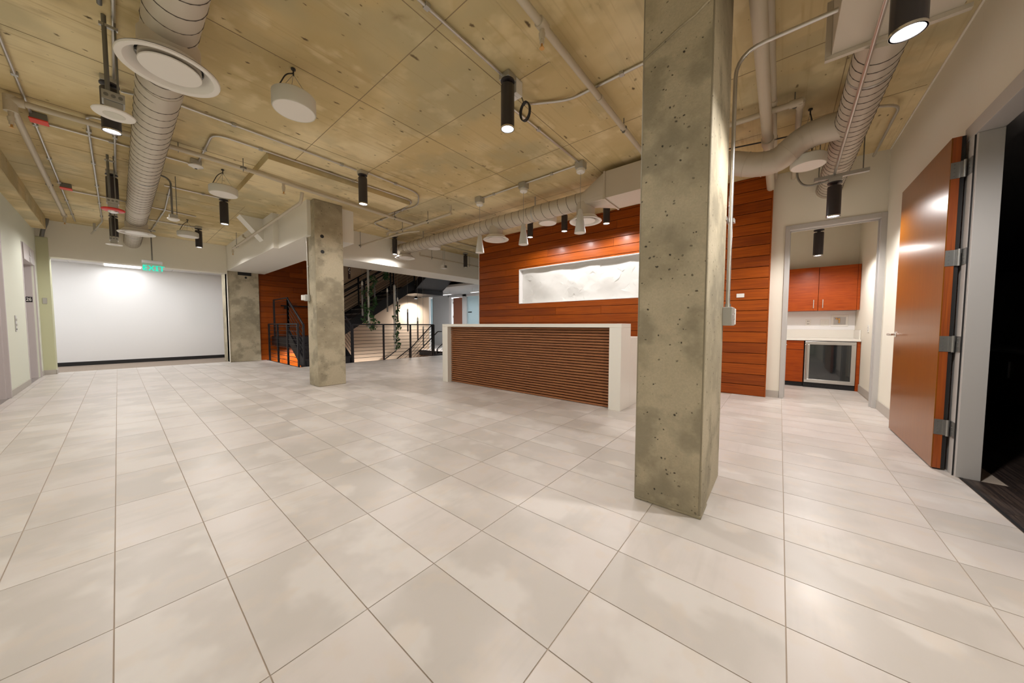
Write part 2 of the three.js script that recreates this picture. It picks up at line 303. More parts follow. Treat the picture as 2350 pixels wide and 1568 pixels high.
// ceiling: cast slab with form seams, drop panels at the columns, plastered soffits round the stair opening
const ceiling = struct('ceiling', 'raw board-formed concrete ceiling slab, tan and stained', 'ceiling');
part('slab', [bx(-1.3, C, -12.4, 2.9, C + 0.25, 1.25), bx(2.9, C, -8.8, 11.8, C + 0.25, 1.25)], M.ceil, ceiling);
const ceilD = struct('ceiling', 'shallow concrete drop panel over the mid-lobby column', 'ceiling'); part('drop_panel', bx(1.31, 3.215, -7.54, 3.39, C + 0.02, -5.16, 0.004), M.ceil, ceilD, 'shallow concrete drop panel above the farther column');
const ceilD2 = struct('ceiling', 'shallow concrete drop panel over the nearer column', 'ceiling'); part('drop_panel', bx(1.31, 3.27, -1.56, 3.39, C + 0.05, 0.6, 0.004), M.ceil, ceilD2, 'shallow concrete drop panel above the nearer column');
for (const x of [0.4, 1.61, 2.41, 3.63, 4.85]) part('form_seam', bx(x - 0.0028, C - 0.002, -12.1, x + 0.0028, C + 0.01, 0.98), M.seam, ceiling);
for (const [z, a, b] of [[-0.85, XL, 6.2], [-2.08, XL, 6.2], [-3.3, XL, 6.2], [-4.55, XL, 6.2], [-5.77, XL, 6.2], [-7.0, XL, 6.2], [-8.2, XL, 2.0], [-9.1, XL, 2.0], [-10.3, XL, 2.0], [-11.2, XL, 2.0], [0.36, XL, 6.2]]) part('form_seam', bx(a, C - 0.002, z - 0.0028, b, C + 0.01, z + 0.0028), M.seam, ceiling);
const soffit = struct('trim_1', 'smooth cream plaster soffit beside the stair opening', 'soffit'); part('plaster', [bx(2.03, 2.615, -12.15, 2.9, C + 0.01, -7.84, 0.006), bx(2.12, 2.615, -7.86, 2.91, C + 0.01, -6.29, 0.006)], M.soffit, soffit);
const soffit2 = struct('trim_2', 'cream plaster soffit running past the stair towards the offices', 'soffit'); part('plaster', bx(2.89, 2.61, -8.8, 11.6, C + 0.01, -7.85, 0.006), M.soffit, soffit2);
const finS = struct('trim_3', 'triangular plaster fin bracing the soffit', 'fin'); part('plaster', prism([[1.64, C + 0.01], [2.04, C + 0.01], [2.04, 2.86]], 'z', -8.78, -8.5), M.soffit, finS);
const ceilO = struct('ceiling', 'smooth pale ceiling of the office corridor', 'ceiling'); part('plaster', [bx(8.5, 2.7, -16.3, 11.7, 2.8, -8.79), bx(8.5, 2.615, -12.3, 8.9, 2.8, -8.79)], M.wallGrey, ceilO);

// concrete columns
function column(name, x0, z0, x1, z1, y1, label, mat = M.column) {
  const o = thing(name, label, 'column');
  part('shaft', bx(x0, 0, z0, x1, y1, z1, 0.012), mat, o); return o;
}
{
  const o = column('concrete_column', 2.012, -0.672, 2.685, -0.306, 3.27, 'large bare concrete column with a conduit and steel box on its side');
  part('patch_band', bx(2.008, 0, -0.668, 2.2, 0.018, -0.302, 0.006), M.column, o);
  // rough ridge left by the form joint
  const pts = [[2.011, 2.62, -0.66], [2.009, 2.66, -0.56], [2.01, 2.7, -0.47], [2.009, 2.72, -0.4], [2.011, 2.77, -0.32]].map((p) => V3(...p));
  part('form_ridge', sweep(pts, 0.007, 6), M.column, o); settle(o, [2.35, 0, -0.49]);
}
{
  const o = column('concrete_column', 2.18, -6.555, 2.645, -6.14, 3.214, 'square concrete column in mid lobby with two round tie holes');
  for (const [px, py] of [[739, 542.6], [740, 578]]) { const p = onZ(px, py, -6.14); part('tie_hole', cyl([p.x, p.y, -6.16], [p.x, p.y, -6.1365], 0.03, 16), M.black, o, 'dark round tie hole'); }
  settle(o, [2.41, 0, -6.35]);
}
{
  const o = column('concrete_column', 2.02, -12.9, 2.76, -12.2, C, 'wide concrete pier at the end of the white wall with a black plate');
  part('plate', bx(2.27, 2.53, -12.205, 2.58, 2.64, -12.18, 0.004), M.black, o, 'black rectangular plate');
  part('tie_hole', cyl([2.455, 2.47, -12.22], [2.455, 2.47, -12.197], 0.03, 14), M.black, o, 'dark round tie hole'); settle(o, [2.4, 0, -12.55]);
}

// left wall with lift fronts
const wallL = struct('wall_left', 'pale green painted wall with the lift doorways', 'wall');
part('plaster', [bx(-1.25, 0, -10.44, XL, C, -8.66), bx(-1.25, 2.55, -8.66, XL, C, -7.2), bx(-1.25, 2.55, -11.62, XL, C, -10.44), bx(-1.25, 0, -12.4, XL, C, -11.62), bx(-1.25, 0, -7.2, XL, C, 1.25)], M.wallGreen, wallL);
part('beam', bx(XL - 0.02, 3.04, -11.75, -0.87, C + 0.01, 1.0, 0.01), M.ceil, wallL, 'low concrete beam along the top of the wall');
part('pier', bx(-1.25, 0, -12.42, -0.885, 2.93, -12.12, 0.004), M.wallOlive, wallL, 'narrow olive-tinted end of the wall');
part('switch_plate', [bx(-0.998, 1.52, -12.122, -0.94, 1.645, -12.108, 0.003), cyl([-0.969, 1.583, -12.11], [-0.969, 1.583, -12.104], 0.008, 10)], M.steel, wallL, 'square brushed steel plate');
part('sleeve', pipe([[-0.95, 2.93, -12.05], [-0.93, 3.06, -12.02], [-0.88, 3.22, -12.0], [-0.87, C, -12.0]], 0.03, 0.05, 8), M.darkGalv, wallL);
const baseL = struct('baseboard_left', 'tile skirting along the lift wall', 'skirting');
part('board', [bx(XL, 0, -10.4, XL + 0.012, 0.1, -8.7, 0.003), bx(XL, 0, -12.12, XL + 0.012, 0.1, -11.72, 0.003), bx(XL + 0.01, 0, -12.12, -0.875, 0.1, -12.105, 0.003)], M.base, baseL);
const baseL2 = bx(-0.885, 0, -12.42, -0.873, 0.1, -12.105, 0.003); part('board', baseL2, M.base, baseL);
function lift(z0, z1, label, n) {                             // opening from z0 (near) to z1 (far)
  const o = struct('door_' + n, label, 'lift doorway'), t = 0.09, h = 2.26;
  part('jamb', bx(-1.3, 0, z0 - 0.06, XL + 0.004, 2.56, z0, 0.003), M.elevFrame, o);
  part('jamb', bx(-1.3, 0, z1, XL + 0.02, 2.56, z1 + 0.03, 0.006), M.elevFrame, o);
  part('far_reveal', bx(-1.34, 0, z1 + 0.03, -1.06, h, z1 + 0.1), M.elevFrame, o);
  part('head', bx(-1.3, h, z1, XL + 0.018, 2.56, z0 - 0.09, 0.006), M.elevFrame, o);
  part('door_leaf', bx(-1.38, 0, z1 + 0.02, -1.32, h, (z0 + z1) / 2 - 0.002, 0.004), M.elevFrame, o); part('door_leaf', bx(-1.38, 0, (z0 + z1) / 2 + 0.002, -1.32, h, z0 - 0.02, 0.004), M.elevFrame, o);
  part('shaft_back', bx(-1.6, -0.1, z1 - 0.2, -1.4, 2.7, z0 + 0.2), M.black, o); part('sill', bx(-1.4, -0.02, z1, XL, 0.003, z0), M.steel, o);
  return o;
}
lift(-10.42, -11.66, 'mauve-grey lift doorway with floor number sign', 2); lift(-7.25, -8.66, 'mauve-grey jamb of the nearer lift doorway', 1);

// white wall, header and hall beyond
const wallBack = struct('wall_back', 'plain bright white wall at the end of the lobby', 'wall');
part('plaster', bx(-4, 0, -14.4, 5.2, 3.4, -14.2), M.wallWhite, wallBack);
part('header', bx(-1.3, 2.535, -12.42, 2.03, C + 0.01, -12.15, 0.004), M.wall, wallBack, 'cream bulkhead over the opening');
part('corner_bead', bx(2.02, 0, -12.42, 2.035, C, -12.16), M.wall, wallBack);
part('side', [bx(-4.2, 0, -14.4, -4, 3.4, -12.4), bx(-4, 0, -12.46, -1.1, 3.4, -12.42), bx(5.0, 0, -14.4, 5.2, 3.4, -12.5)], M.wallWhite, wallBack);
const baseB = struct('baseboard_back', 'black rubber skirting along the white wall', 'skirting'); part('board', bx(-4, 0, -14.21, 5, 0.1, -14.19, 0.003), M.rubber, baseB);
const ceilB = struct('ceiling', 'white lay-in tile ceiling in the hall behind the header', 'ceiling');
part('grid', [bx(-4, 2.695, -14.25, 5, 2.8, -12.42)], M.wallWhite, ceilB);
for (let k = -6; k < 7; k++) for (let r = 0; r < 2; r++) { const x = 0.17 + k * 0.61; if (k === 0 && r === 1) continue; part('ceiling_tile', bx(x - 0.3, 2.682, -14.18 + r * 0.9, x + 0.3, 2.7, -13.3 + r * 0.9 - 0.01, 0.004), M.act, ceilB); }

// right wall: plaster, door frame, dark room behind
const wallR = struct('wall_right', 'cream painted wall on the side of the open timber door', 'wall');
part('plaster', [bx(3.863, 0, ZR, 6.5, C, 1.104), bx(2.42, 2.488, ZR, 3.862, C, 1.104), bx(-1.25, 0, ZR, 2.419, C, 1.104)], M.wall, wallR);
part('ceiling_bead', bx(-1, C - 0.012, ZR - 0.012, 6.28, C, ZR + 0.002), M.wall, wallR);
const wallNear = struct('wall_near', 'cream end wall behind the viewer', 'wall'); part('plaster', bx(-1.25, 0, 1.0, -1.04, C, 1.25), M.wall, wallNear);
const baseR = struct('baseboard_right', 'tile skirting along the wall behind the timber door', 'skirting');
part('board', [bx(3.95, 0, ZR - 0.012, 6.27, 0.12, ZR, 0.003)], M.base, baseR);
const frameR = struct('door_3', 'grey steel door frame to the dark room', 'door frame');
part('jamb', bx(3.79, 0, ZR - 0.022, 3.862, 2.386, 1.105, 0.002), M.frame, frameR); part('stop', bx(3.758, 0, ZR - 0.013, 3.7895, 2.386, 1.105, 0.002), M.frame, frameR);
part('jamb', bx(2.42, 0, ZR - 0.022, 2.5, 2.386, 1.105, 0.002), M.frame, frameR); part('head', bx(2.42, 2.387, ZR - 0.022, 3.945, 2.487, 1.105, 0.002), M.frame, frameR);
part('side_casing', bx(3.863, 0, ZR - 0.016, 3.945, 2.386, ZR + 0.005, 0.002), M.frame, frameR); part('gasket', bx(3.786, 0, ZR - 0.0205, 3.7905, 2.385, ZR - 0.0135), M.rubber, frameR);
const room = struct('wall_far', 'grey walls of the unlit room seen through the right doorway', 'room');
part('plaster', [bx(-1.0, 0, 9.0, 16.2, 2.8, 9.2), bx(16.0, 0, 1.2, 16.2, 2.8, 9.0), bx(-1.0, 0, 1.2, -0.8, 2.8, 9.0), bx(-1.0, 2.6, 1.2, 16.2, 2.8, 9.0)], M.roomWall, room);
part('side', [bx(3.83, 0, 1.106, 6.4, 2.7, 1.12), bx(6.4, 0, 1.2505, 16.2, 2.7, 1.26), bx(-1.0, 0, 1.106, 2.45, 2.7, 1.12), bx(-1.0, 2.44, 1.106, 6.4, C, 1.26)], M.roomWall, room);
const roomFloor = struct('floor', 'dark wood-look plank floor in the unlit room', 'floor');
for (let k = 0; k < 18; k++) { const z = 1.035 + k * 0.185; for (let i = 0; i < 2; i++) { const x0 = k < 1 ? (i ? 3.2 : 2.5) : (i ? 4.2 - (k % 3) * 0.6 : 1.0), x1 = k < 1 ? (i ? 3.755 : 3.2) : (i ? 9.0 : 4.2 - (k % 3) * 0.6); if (k === 0) { part('plank', uvm(bx(x0 + 0.001, -0.012, 1.03, x1 - 0.001, 0.002, 1.22 - 0.002), rnd() * 5, rnd() * 5), M.darkFloor, roomFloor); continue; } part('plank', uvm(bx(x0 + 0.001, -0.012, z, x1 - 0.001, 0.002, z + 0.183), rnd() * 5, rnd() * 5), M.darkFloor, roomFloor); } }
part('threshold', bx(2.5, -0.01, ZR + 0.004, 3.755, 0.004, 1.029), M.rubber, roomFloor); part('slab', bx(-1, -0.2, 1.25, 16.2, -0.014, 9.1), M.darkFloor, roomFloor);
const credenza = thing('credenza', 'low brown cabinet with pale top edge inside the unlit room', 'cabinet');
part('body', bx(6.2, 0.06, 2.4, 11.4, 0.72, 2.9, 0.004), M.roomWood, credenza); part('top', bx(6.15, 0.72, 2.36, 11.45, 0.76, 2.94, 0.004), M.frame, credenza); for (const x of [7.6, 9.2]) part('handle', bx(x, 0.38, 2.385, x + 0.02, 0.6, 2.4), M.steel, credenza);
part('plinth', bx(6.25, 0, 2.45, 11.35, 0.06, 2.88), M.black, credenza); settle(credenza);

// kitchen wall with framed opening
const wallK = struct('wall_kitchen', 'cream wall around the kitchenette doorway', 'wall');
part('plaster', [bx(XK, 0, -0.16, 6.42, C, 0.02), bx(XK, 2.53, 0.02, 6.42, C, ZR + 0.02)], M.wall, wallK);
const baseK = struct('baseboard_kitchen', 'tile skirting beside the kitchenette doorway', 'skirting'); part('board', bx(XK - 0.012, 0, -0.15, XK, 0.1, 0.015, 0.003), M.base, baseK);
const frameK = struct('door_4', 'pale grey steel frame of the kitchenette doorway', 'door frame');
part('jamb', bx(XK - 0.02, 0, 0.018, 6.44, 2.53, 0.07, 0.004), M.frame, frameK); part('jamb', bx(XK - 0.02, 0, 0.958, 6.44, 2.53, 1.012, 0.004), M.frame, frameK); part('head', bx(XK - 0.0195, 2.465, 0.069, 6.439, 2.5305, 0.959, 0.004), M.frame, frameK);
part('stop', [bx(6.34, 0, 0.07, 6.37, 2.455, 0.082), bx(6.34, 0, 0.946, 6.37, 2.455, 0.958), bx(6.34, 2.45, 0.07, 6.37, 2.465, 0.958)], M.frame, frameK);
const roomK = struct('wall_kitchenette', 'cream walls of the kitchenette', 'wall');
part('plaster', bx(6.42, 0, ZR + 0.02, 8.3, C, 1.25), M.wall, roomK); const roomK2 = struct('wall_kitchenette_back', 'cream back wall of the kitchenette', 'wall'); part('plaster', bx(8.301, 0, -0.8, 8.5, C, 1.25), M.wall, roomK2); const roomK3 = struct('wall_kitchenette_end', 'cream end wall of the kitchenette', 'wall'); part('plaster', bx(6.4, 0, -0.9, 8.5, C, -0.7), M.wall, roomK3);
part('skirting', bx(6.44, 0, ZR + 0.008, 7.7, 0.12, ZR + 0.02, 0.003), M.base, roomK);

// timber-clad wall behind the desk
const wallW = struct('wall_timber', 'wall clad in glossy reddish-brown horizontal timber boards', 'wall');
const NZ0 = -4.867, NZ1 = -1.64, NY0 = 1.6, NY1 = 2.415, ROW = 0.1636;
part('backing', [bx(XW + 0.03, 0, ZW1, 6.42, NY0 + 0.001, ZW0), bx(XW + 0.03, NY1, ZW1, 6.42, C, ZW0), bx(XW + 0.03, NY0, ZW1, 6.42, NY1, NZ0), bx(XW + 0.03, NY0, NZ1, 6.42, NY1, ZW0)], M.plank, wallW);
part('end_strip', bx(XW, 0, ZW0, XK + 0.01, C, ZW0 + 0.012), M.plank, wallW); part('end_strip', bx(XW, 0, ZW1 - 0.02, 6.42, C, ZW1), M.wallWhite, wallW, 'white plaster end of the clad wall');
let plankN = 0;
function plank(geo, parent) { part(plankN ? `plank_${String(plankN).padStart(3, '0')}` : 'plank', uvm(geo, rnd() * 7, rnd() * 7), [M.plank, M.plankB, M.plank, M.plankC][Math.floor(rnd() * 4)], parent); plankN++; }
for (let r = 0; r * ROW < C - 0.02; r++) {
  const y0 = r * ROW + 0.004, y1 = Math.min(C - 0.003, (r + 1) * ROW - 0.004); let cuts = [ZW1, ZW1 + 0.9 + (r * 0.61) % 1.7, ZW1 + 3.2 + (r * 0.83) % 1.6, ZW0];
  for (let k = 0; k < cuts.length - 1; k++) {
    const a = cuts[k], b = cuts[k + 1], segs = y1 > NY0 + 0.01 && y0 < NY1 - 0.01 ? [[a, Math.min(b, NZ0)], [Math.max(a, NZ1), b]] : [[a, b]];
    for (const [p, q] of segs) {
      if (q - p < 0.02) continue;
      let yA = y0, yB = y1; const over = Math.min(q, NZ1) - Math.max(p, NZ0) > 0.05;
      plank(bx(XW, yA, p + 0.0012, XW + 0.03, yB, q - 0.0012, 0.003), wallW);
    }
    // strips of a split row above and below the niche
    if (segs.length === 2) for (const [ya, yb] of [[y0, Math.min(y1, NY0)], [Math.max(y0, NY1), y1]]) { const p = Math.max(a, NZ0), q = Math.min(b, NZ1); if (yb - ya > 0.01 && q - p > 0.02) plank(bx(XW, ya, p + 0.0012, XW + 0.03, yb, q - 0.0012, 0.003), wallW); }
  }
}
part('niche_lining', [bx(XW - 0.004, NY0 - 0.004, NZ0, 6.34, NY0 + 0.008, NZ1), bx(XW - 0.004, NY1 - 0.008, NZ0, 6.34, NY1 + 0.004, NZ1), bx(XW - 0.004, NY0, NZ0 - 0.004, 6.34, NY1, NZ0 + 0.01), bx(XW - 0.004, NY0, NZ1 - 0.01, 6.34, NY1, NZ1 + 0.004), bx(6.33, NY0 - 0.02, NZ0 - 0.02, 6.42, NY1 + 0.02, NZ1 + 0.02)], M.wallWhite, wallW, 'white lined recess in the timber wall');
part('thermostat', bx(XW - 0.012, 1.515, -0.54, XW, 1.575, -0.44, 0.004), M.whitePlastic, wallW, 'small cream sensor plate');
part('shadow_base', bx(XW + 0.01, 0, ZW1, XW + 0.03, 0.012, ZW0), M.black, wallW);
{ // creased white relief panel in the niche
  const o = thing('relief_panel', 'white wall panel moulded like creased paper, in the timber wall niche', 'wall panel');
  const nz = 46, ny = 13, P = [], w = NZ1 - NZ0 - 0.02, h = NY1 - NY0 - 0.02;
  for (let j = 0; j <= ny; j++) for (let i = 0; i <= nz; i++) { const e = i === 0 || i === nz || j === 0 || j === ny; P.push([NZ0 + 0.01 + w * (i + (e ? 0 : rr(-0.38, 0.38))) / nz, NY0 + 0.01 + h * (j + (e ? 0 : rr(-0.38, 0.38))) / ny, 6.3 - 0.014 * rnd() - 0.02 * Math.sin(i * 0.55) * Math.cos(j * 0.5)]); }
  const pos = []; const put = (a) => pos.push(P[a][2], P[a][1], P[a][0]);
  for (let j = 0; j < ny; j++) for (let i = 0; i < nz; i++) { const a = j * (nz + 1) + i, b = a + 1, c = a + nz + 1, d = c + 1; if (rnd() < 0.5) { put(a); put(b); put(c); put(b); put(d); put(c); } else { put(a); put(b); put(d); put(a); put(d); put(c); } }
  let g = new THREE.BufferGeometry(); g.setAttribute('position', new THREE.Float32BufferAttribute(pos, 3)); g = toCreasedNormals(g, 0.35); uvm(g);
  part('sheet', g, M.crumple, o); part('backing', bx(6.318, NY0 + 0.01, NZ0 + 0.012, 6.328, NY1 - 0.01, NZ1 - 0.012), M.wallWhite, o); settle(o);
}
// ---------- stair hall ----------
console.log('stair');
const wallS = struct('wall_stair', 'timber-clad and beige walls of the stairwell', 'wall');
part('backing', [bx(2.76, -3.7, -12.5, 4.75, 6.4, -12.29)], M.plank, wallS);
for (let r = -22; r < 38; r++) { const y0 = r * ROW + 0.003, y1 = (r + 1) * ROW - 0.003; if (y0 > 6) break; if (r > 18 || r < -12) { if (r % 2) continue; plank(bx(2.77, y0, -12.29, 4.75, y1 + ROW, -12.26, 0.003), wallS); continue; } const m = 2.77 + 0.5 + (r * 0.37 + 10) % 1.2; plank(bx(2.77, y0, -12.29, m - 0.001, y1, -12.26, 0.003), wallS); plank(bx(m + 0.001, y0, -12.29, 4.75, y1, -12.26, 0.003), wallS); }
part('beige_plaster', [bx(4.75, -3.7, -12.5, 8.98, 6.4, -12.27)], M.wallBeige, wallS, 'beige plaster beyond the stair');
part('shaft', [bx(2.7, -3.7, -12.5, 2.92, -0.22, -9.25), bx(2.7, C, -12.5, 2.9, 6.4, -8.6), bx(2.7, C + 0.25, -8.8, 9, 6.4, -8.6), bx(2.7, -3.7, -9.45, 9, -0.22, -9.25), bx(8.8, -3.7, -12.5, 9, -0.22, -9.25), bx(8.9, C - 0.6, -12.5, 9.1, 6.4, -8.6), bx(2.7, 6.2, -12.5, 9.1, 6.4, -8.6)], M.wallBeige, wallS);
part('opening_edge', [bx(2.895, -0.22, -12.25, 2.925, 0.004, -9.45), bx(2.9, -0.22, -9.47, 7.1, 0.004, -9.445), bx(8.43, -0.22, -12.25, 8.46, 0.004, -9.45)], M.blackSteel, wallS);
const floorS = struct('floor', 'lower landing floor at the foot of the stairwell', 'floor'); part('slab', bx(2.7, -3.9, -12.5, 9, -3.6, -9.2), M.carpet, floorS);

const stair = thing('staircase', 'black steel staircase winding up and down with slatted guard rails', 'staircase');
const RISE = 0.185, GO = 0.29;
function flightZ(xa, xb, z0, y0, n, dz, up, name) {            // treads stepping along z
  const s = up ? 1 : -1, L = n * GO, k = s * RISE / GO, ze = z0 + dz * L;
  for (let i = 0; i < n - (up ? 1 : 0); i++) { const y = y0 + s * (i + 1) * RISE, za = z0 + dz * i * GO, zb = za + dz * GO; part('tread', bx(xa + 0.03, y - 0.045, Math.min(za, zb), xb - 0.03, y, Math.max(za, zb) + 0.01, 0.004), M.blackSteel, stair); if (up) part('riser', bx(xa + 0.03, y - RISE, dz < 0 ? za - 0.012 : za, xb - 0.03, y - 0.04, dz < 0 ? za : za + 0.012), M.blackSteel, stair); }
  for (const x of [xa, xb - 0.05]) { const a = y0 + (up ? 0.16 : 0.1), b = a - 0.32, e = s * n * RISE; part('stringer', prism([[z0, a], [ze, a + e], [ze, b + e], [z0, b]], 'x', x, x + 0.05), M.blackSteel, stair); }
  return ze;
}
function flightX(za, zb, x0, y0, n, dx, up) {
  const s = up ? 1 : -1, L = n * GO, xe = x0 + dx * L, e = s * n * RISE;
  for (let i = 0; i < n - 1; i++) { const y = y0 + s * (i + 1) * RISE, xa = x0 + dx * i * GO, xb = xa + dx * GO; part('tread', bx(Math.min(xa, xb), y - 0.045, za + 0.03, Math.max(xa, xb) + 0.02, y, zb - 0.03, 0.004), M.darkGalv, stair); part('riser', bx(xa - 0.006, y - RISE, za + 0.03, xa + 0.006, y - 0.04, zb - 0.03), M.blackSteel, stair); }
  for (const z of [za, zb - 0.05]) { const a = y0 + 0.2, b = a - 0.36; part('stringer', prism([[x0, a], [xe, a + e], [xe, b + e], [x0, b]], 'z', z, z + 0.05), M.blackSteel, stair); }
  return xe;
}
function rails(p, q, h0 = 0.16, h1 = 1.1, n = 8, posts = []) {   // a guard from p to q (floor points), bars parallel to the slope
  const A = V3(...p), B = V3(...q), up = (v, h) => [v.x, v.y + h, v.z], d = B.clone().sub(A).setY(0).normalize();
  const bar = (h, r) => cyl(up(A, h), up(B, h), r, 6);
  part('top_rail', cyl(up(A, h1), up(B, h1), 0.02, 8), M.blackSteel, stair);
  for (let k = 0; k < n; k++) part('guard_bar', bar(h0 + (h1 - 0.07 - h0) * k / (n - 1), 0.0065), M.blackSteel, stair);
  for (const t of [0, ...posts, 1]) { const c = A.clone().lerp(B, t); part('post', bx(c.x - 0.022, c.y - 0.06, c.z - 0.022, c.x + 0.022, c.y + h1, c.z + 0.022, 0.003), M.blackSteel, stair); }
}
// up: short flight along -z, landing, long flight along +x, landing, short flight back along +z
flightZ(3.04, 4.27, -9.5, 0, 4, -1, true); const y1 = 4 * RISE;
part('landing', bx(3.04, y1 - 0.28, -12.2, 4.3, y1, -10.66, 0.004), M.blackSteel, stair);
const xe = flightX(-12.15, -10.68, 4.28, y1, 10, 1, true), y2 = y1 + 10 * RISE;
part('landing', bx(xe, y2 - 0.3, -12.2, 8.5, y2, -10.66, 0.004), M.blackSteel, stair);
flightZ(7.2, 8.45, -10.66, y2, 5, 1, true);
part('soffit_plate', prism([[-10.9, y2 - 0.26], [-9.2, y2 + 0.72], [-9.2, y2 + 0.7], [-10.9, y2 - 0.28]], 'x', 7.22, 8.43), M.blackSteel, stair, 'black underside of the upper flight');
rails([3.05, 0, -9.5], [3.05, y1 - 0.02, -10.66]); rails([3.05, y1, -10.66], [3.05, y1, -11.92], 0.64, 1.1, 2);
rails([4.27, 0, -9.5], [4.27, y1 - 0.02, -10.62]);
rails([4.32, y1 + 0.1, -10.7], [xe, y2 + 0.1, -10.7], 0.16, 1.1, 9, [0.33, 0.66]);
part('handrail', cyl([4.3, y1 + 1.02, -10.78], [xe, y2 + 1.02, -10.78], 0.02, 8), M.blackSteel, stair); part('handrail', cyl([4.3, y1 + 1.0, -12.08], [xe, y2 + 1.0, -12.08], 0.02, 8), M.blackSteel, stair);
rails([4.32, y1 + 0.1, -12.15], [xe, y2 + 0.1, -12.15], 0.16, 1.1, 6, [0.5]);
part('handrail', pipe([[3.3, y1 + 0.95, -12.18], [4.25, y1 + 0.95, -12.18]], 0.02, 0.02, 8), M.blackSteel, stair); for (const x of [3.4, 4.1]) part('bracket', bx(x, y1 + 0.85, -12.25, x + 0.05, y1 + 0.93, -12.16), M.blackSteel, stair);
// level guards round the opening
rails([2.93, 0, -12.02], [2.93, 0, -9.52], 0.12, 1.105, 9, [0.34, 0.68]);
rails([4.29, 0, -9.48], [7.13, 0, -9.48], 0.12, 1.1, 10, [0.333, 0.667]);
// down: short flight along -z, landing, long flight along -x
flightZ(7.17, 8.42, -9.5, 0, 5, -1, false); const yd = -5 * RISE;
part('landing', bx(7.15, yd - 0.25, -12.2, 8.45, yd, -10.95, 0.004), M.blackSteel, stair);
flightX(-12.15, -10.9, 7.15, yd, 10, -1, false);
part('landing', bx(3.05, yd - 10 * RISE - 0.25, -12.2, 4.25, yd - 10 * RISE, -10.7, 0.004), M.blackSteel, stair);
rails([7.15, -0.0, -9.6], [7.15, yd + 0.02, -10.95]); rails([8.4, 0, -9.55], [8.4, yd, -10.95], 0.16, 1.02, 7, [0.5]);
rails([7.1, yd + 0.06, -10.95], [4.25, yd - 10 * RISE + 0.06, -10.95], 0.16, 1.05, 7, [0.33, 0.66]);
part('handrail', cyl([7.2, yd + 0.98, -12.05], [4.25, yd - 10 * RISE + 0.98, -12.05], 0.02, 8), M.blackSteel, stair);
part('handrail', pipe([[7.42, 0.86, -9.42], [7.42, 0.86, -9.62], [7.42, 0.9 + yd, -10.95]], 0.02, 0.06, 8), M.blackSteel, stair);
part('landing_edge', bx(7.1, 0.0, -9.52, 8.46, 0.05, -9.44, 0.004), M.blackSteel, stair);
settle(stair, [5.7, 0, -10.9]);

// small lamps under the stair
function underLamp(x, y, z, label) {
  const o = thing('stair_lamp', label, 'lamp', 'small lamps under the stair');
  part('bracket', bx(x - 0.02, y + 0.05, z - 0.02, x + 0.02, y + 0.14, z + 0.02), M.blackSteel, o); part('head', lathe([[0.001, 0.06], [0.05, 0.055], [0.085, 0.005], [0.085, 0], [0.075, 0]], [x, y, z], 20), M.blackLamp, o); part('bulb', cyl([x, y + 0.004, z], [x, y + 0.02, z], 0.072, 20), M.glowPanel, o);
  part('cord', pipe([[x, y + 0.06, z], [x + 0.12, y + 0.12, z + 0.02], [x + 0.32, y + 0.06, z + 0.05], [x + 0.42, y + 0.1, z + 0.06]], 0.007, 0.1, 6), M.whitePlastic, o);
  settle(o); spot(x, y - 0.01, z, LIGHT.stair, WARM, 1.35, 0.8);
}
underLamp(8.05, 2.62, -10.45, 'small dome lamp under the upper stair flight'); underLamp(8.02, 2.2, -11.85, 'small dome lamp under the high stair landing');
{ // lamps on the lower storey light the wall below the floor
  const o = thing('landing_lamp', 'round lamp under the first stair landing by the timber-clad wall', 'lamp'); part('housing', cyl([3.75, 0.4, -11.75], [3.75, 0.458, -11.75], 0.09, 20), M.blackLamp, o); part('face', cyl([3.75, 0.394, -11.75], [3.75, 0.4, -11.75], 0.075, 20), M.glowPanel, o); settle(o); spot(3.75, 0.38, -11.75, LIGHT.lower * 0.16, WARM, 1.5, 0.4);
  const q = thing('lower_lamp', 'round lamp on the lower storey before the beige wall', 'lamp'); part('housing', cyl([5.9, -0.4, -9.75], [5.9, -0.222, -9.75], 0.09, 20), M.blackLamp, q); part('face', cyl([5.9, -0.406, -9.75], [5.9, -0.4, -9.75], 0.075, 20), M.glowPanel, q); part('arm', bx(5.86, -0.3, -9.75, 5.94, -0.24, -9.46), M.blackSteel, q); settle(q); spot(5.9, -0.42, -9.75, LIGHT.lower, WARM, 1.15, 0.6, [0, -1.0]);
}

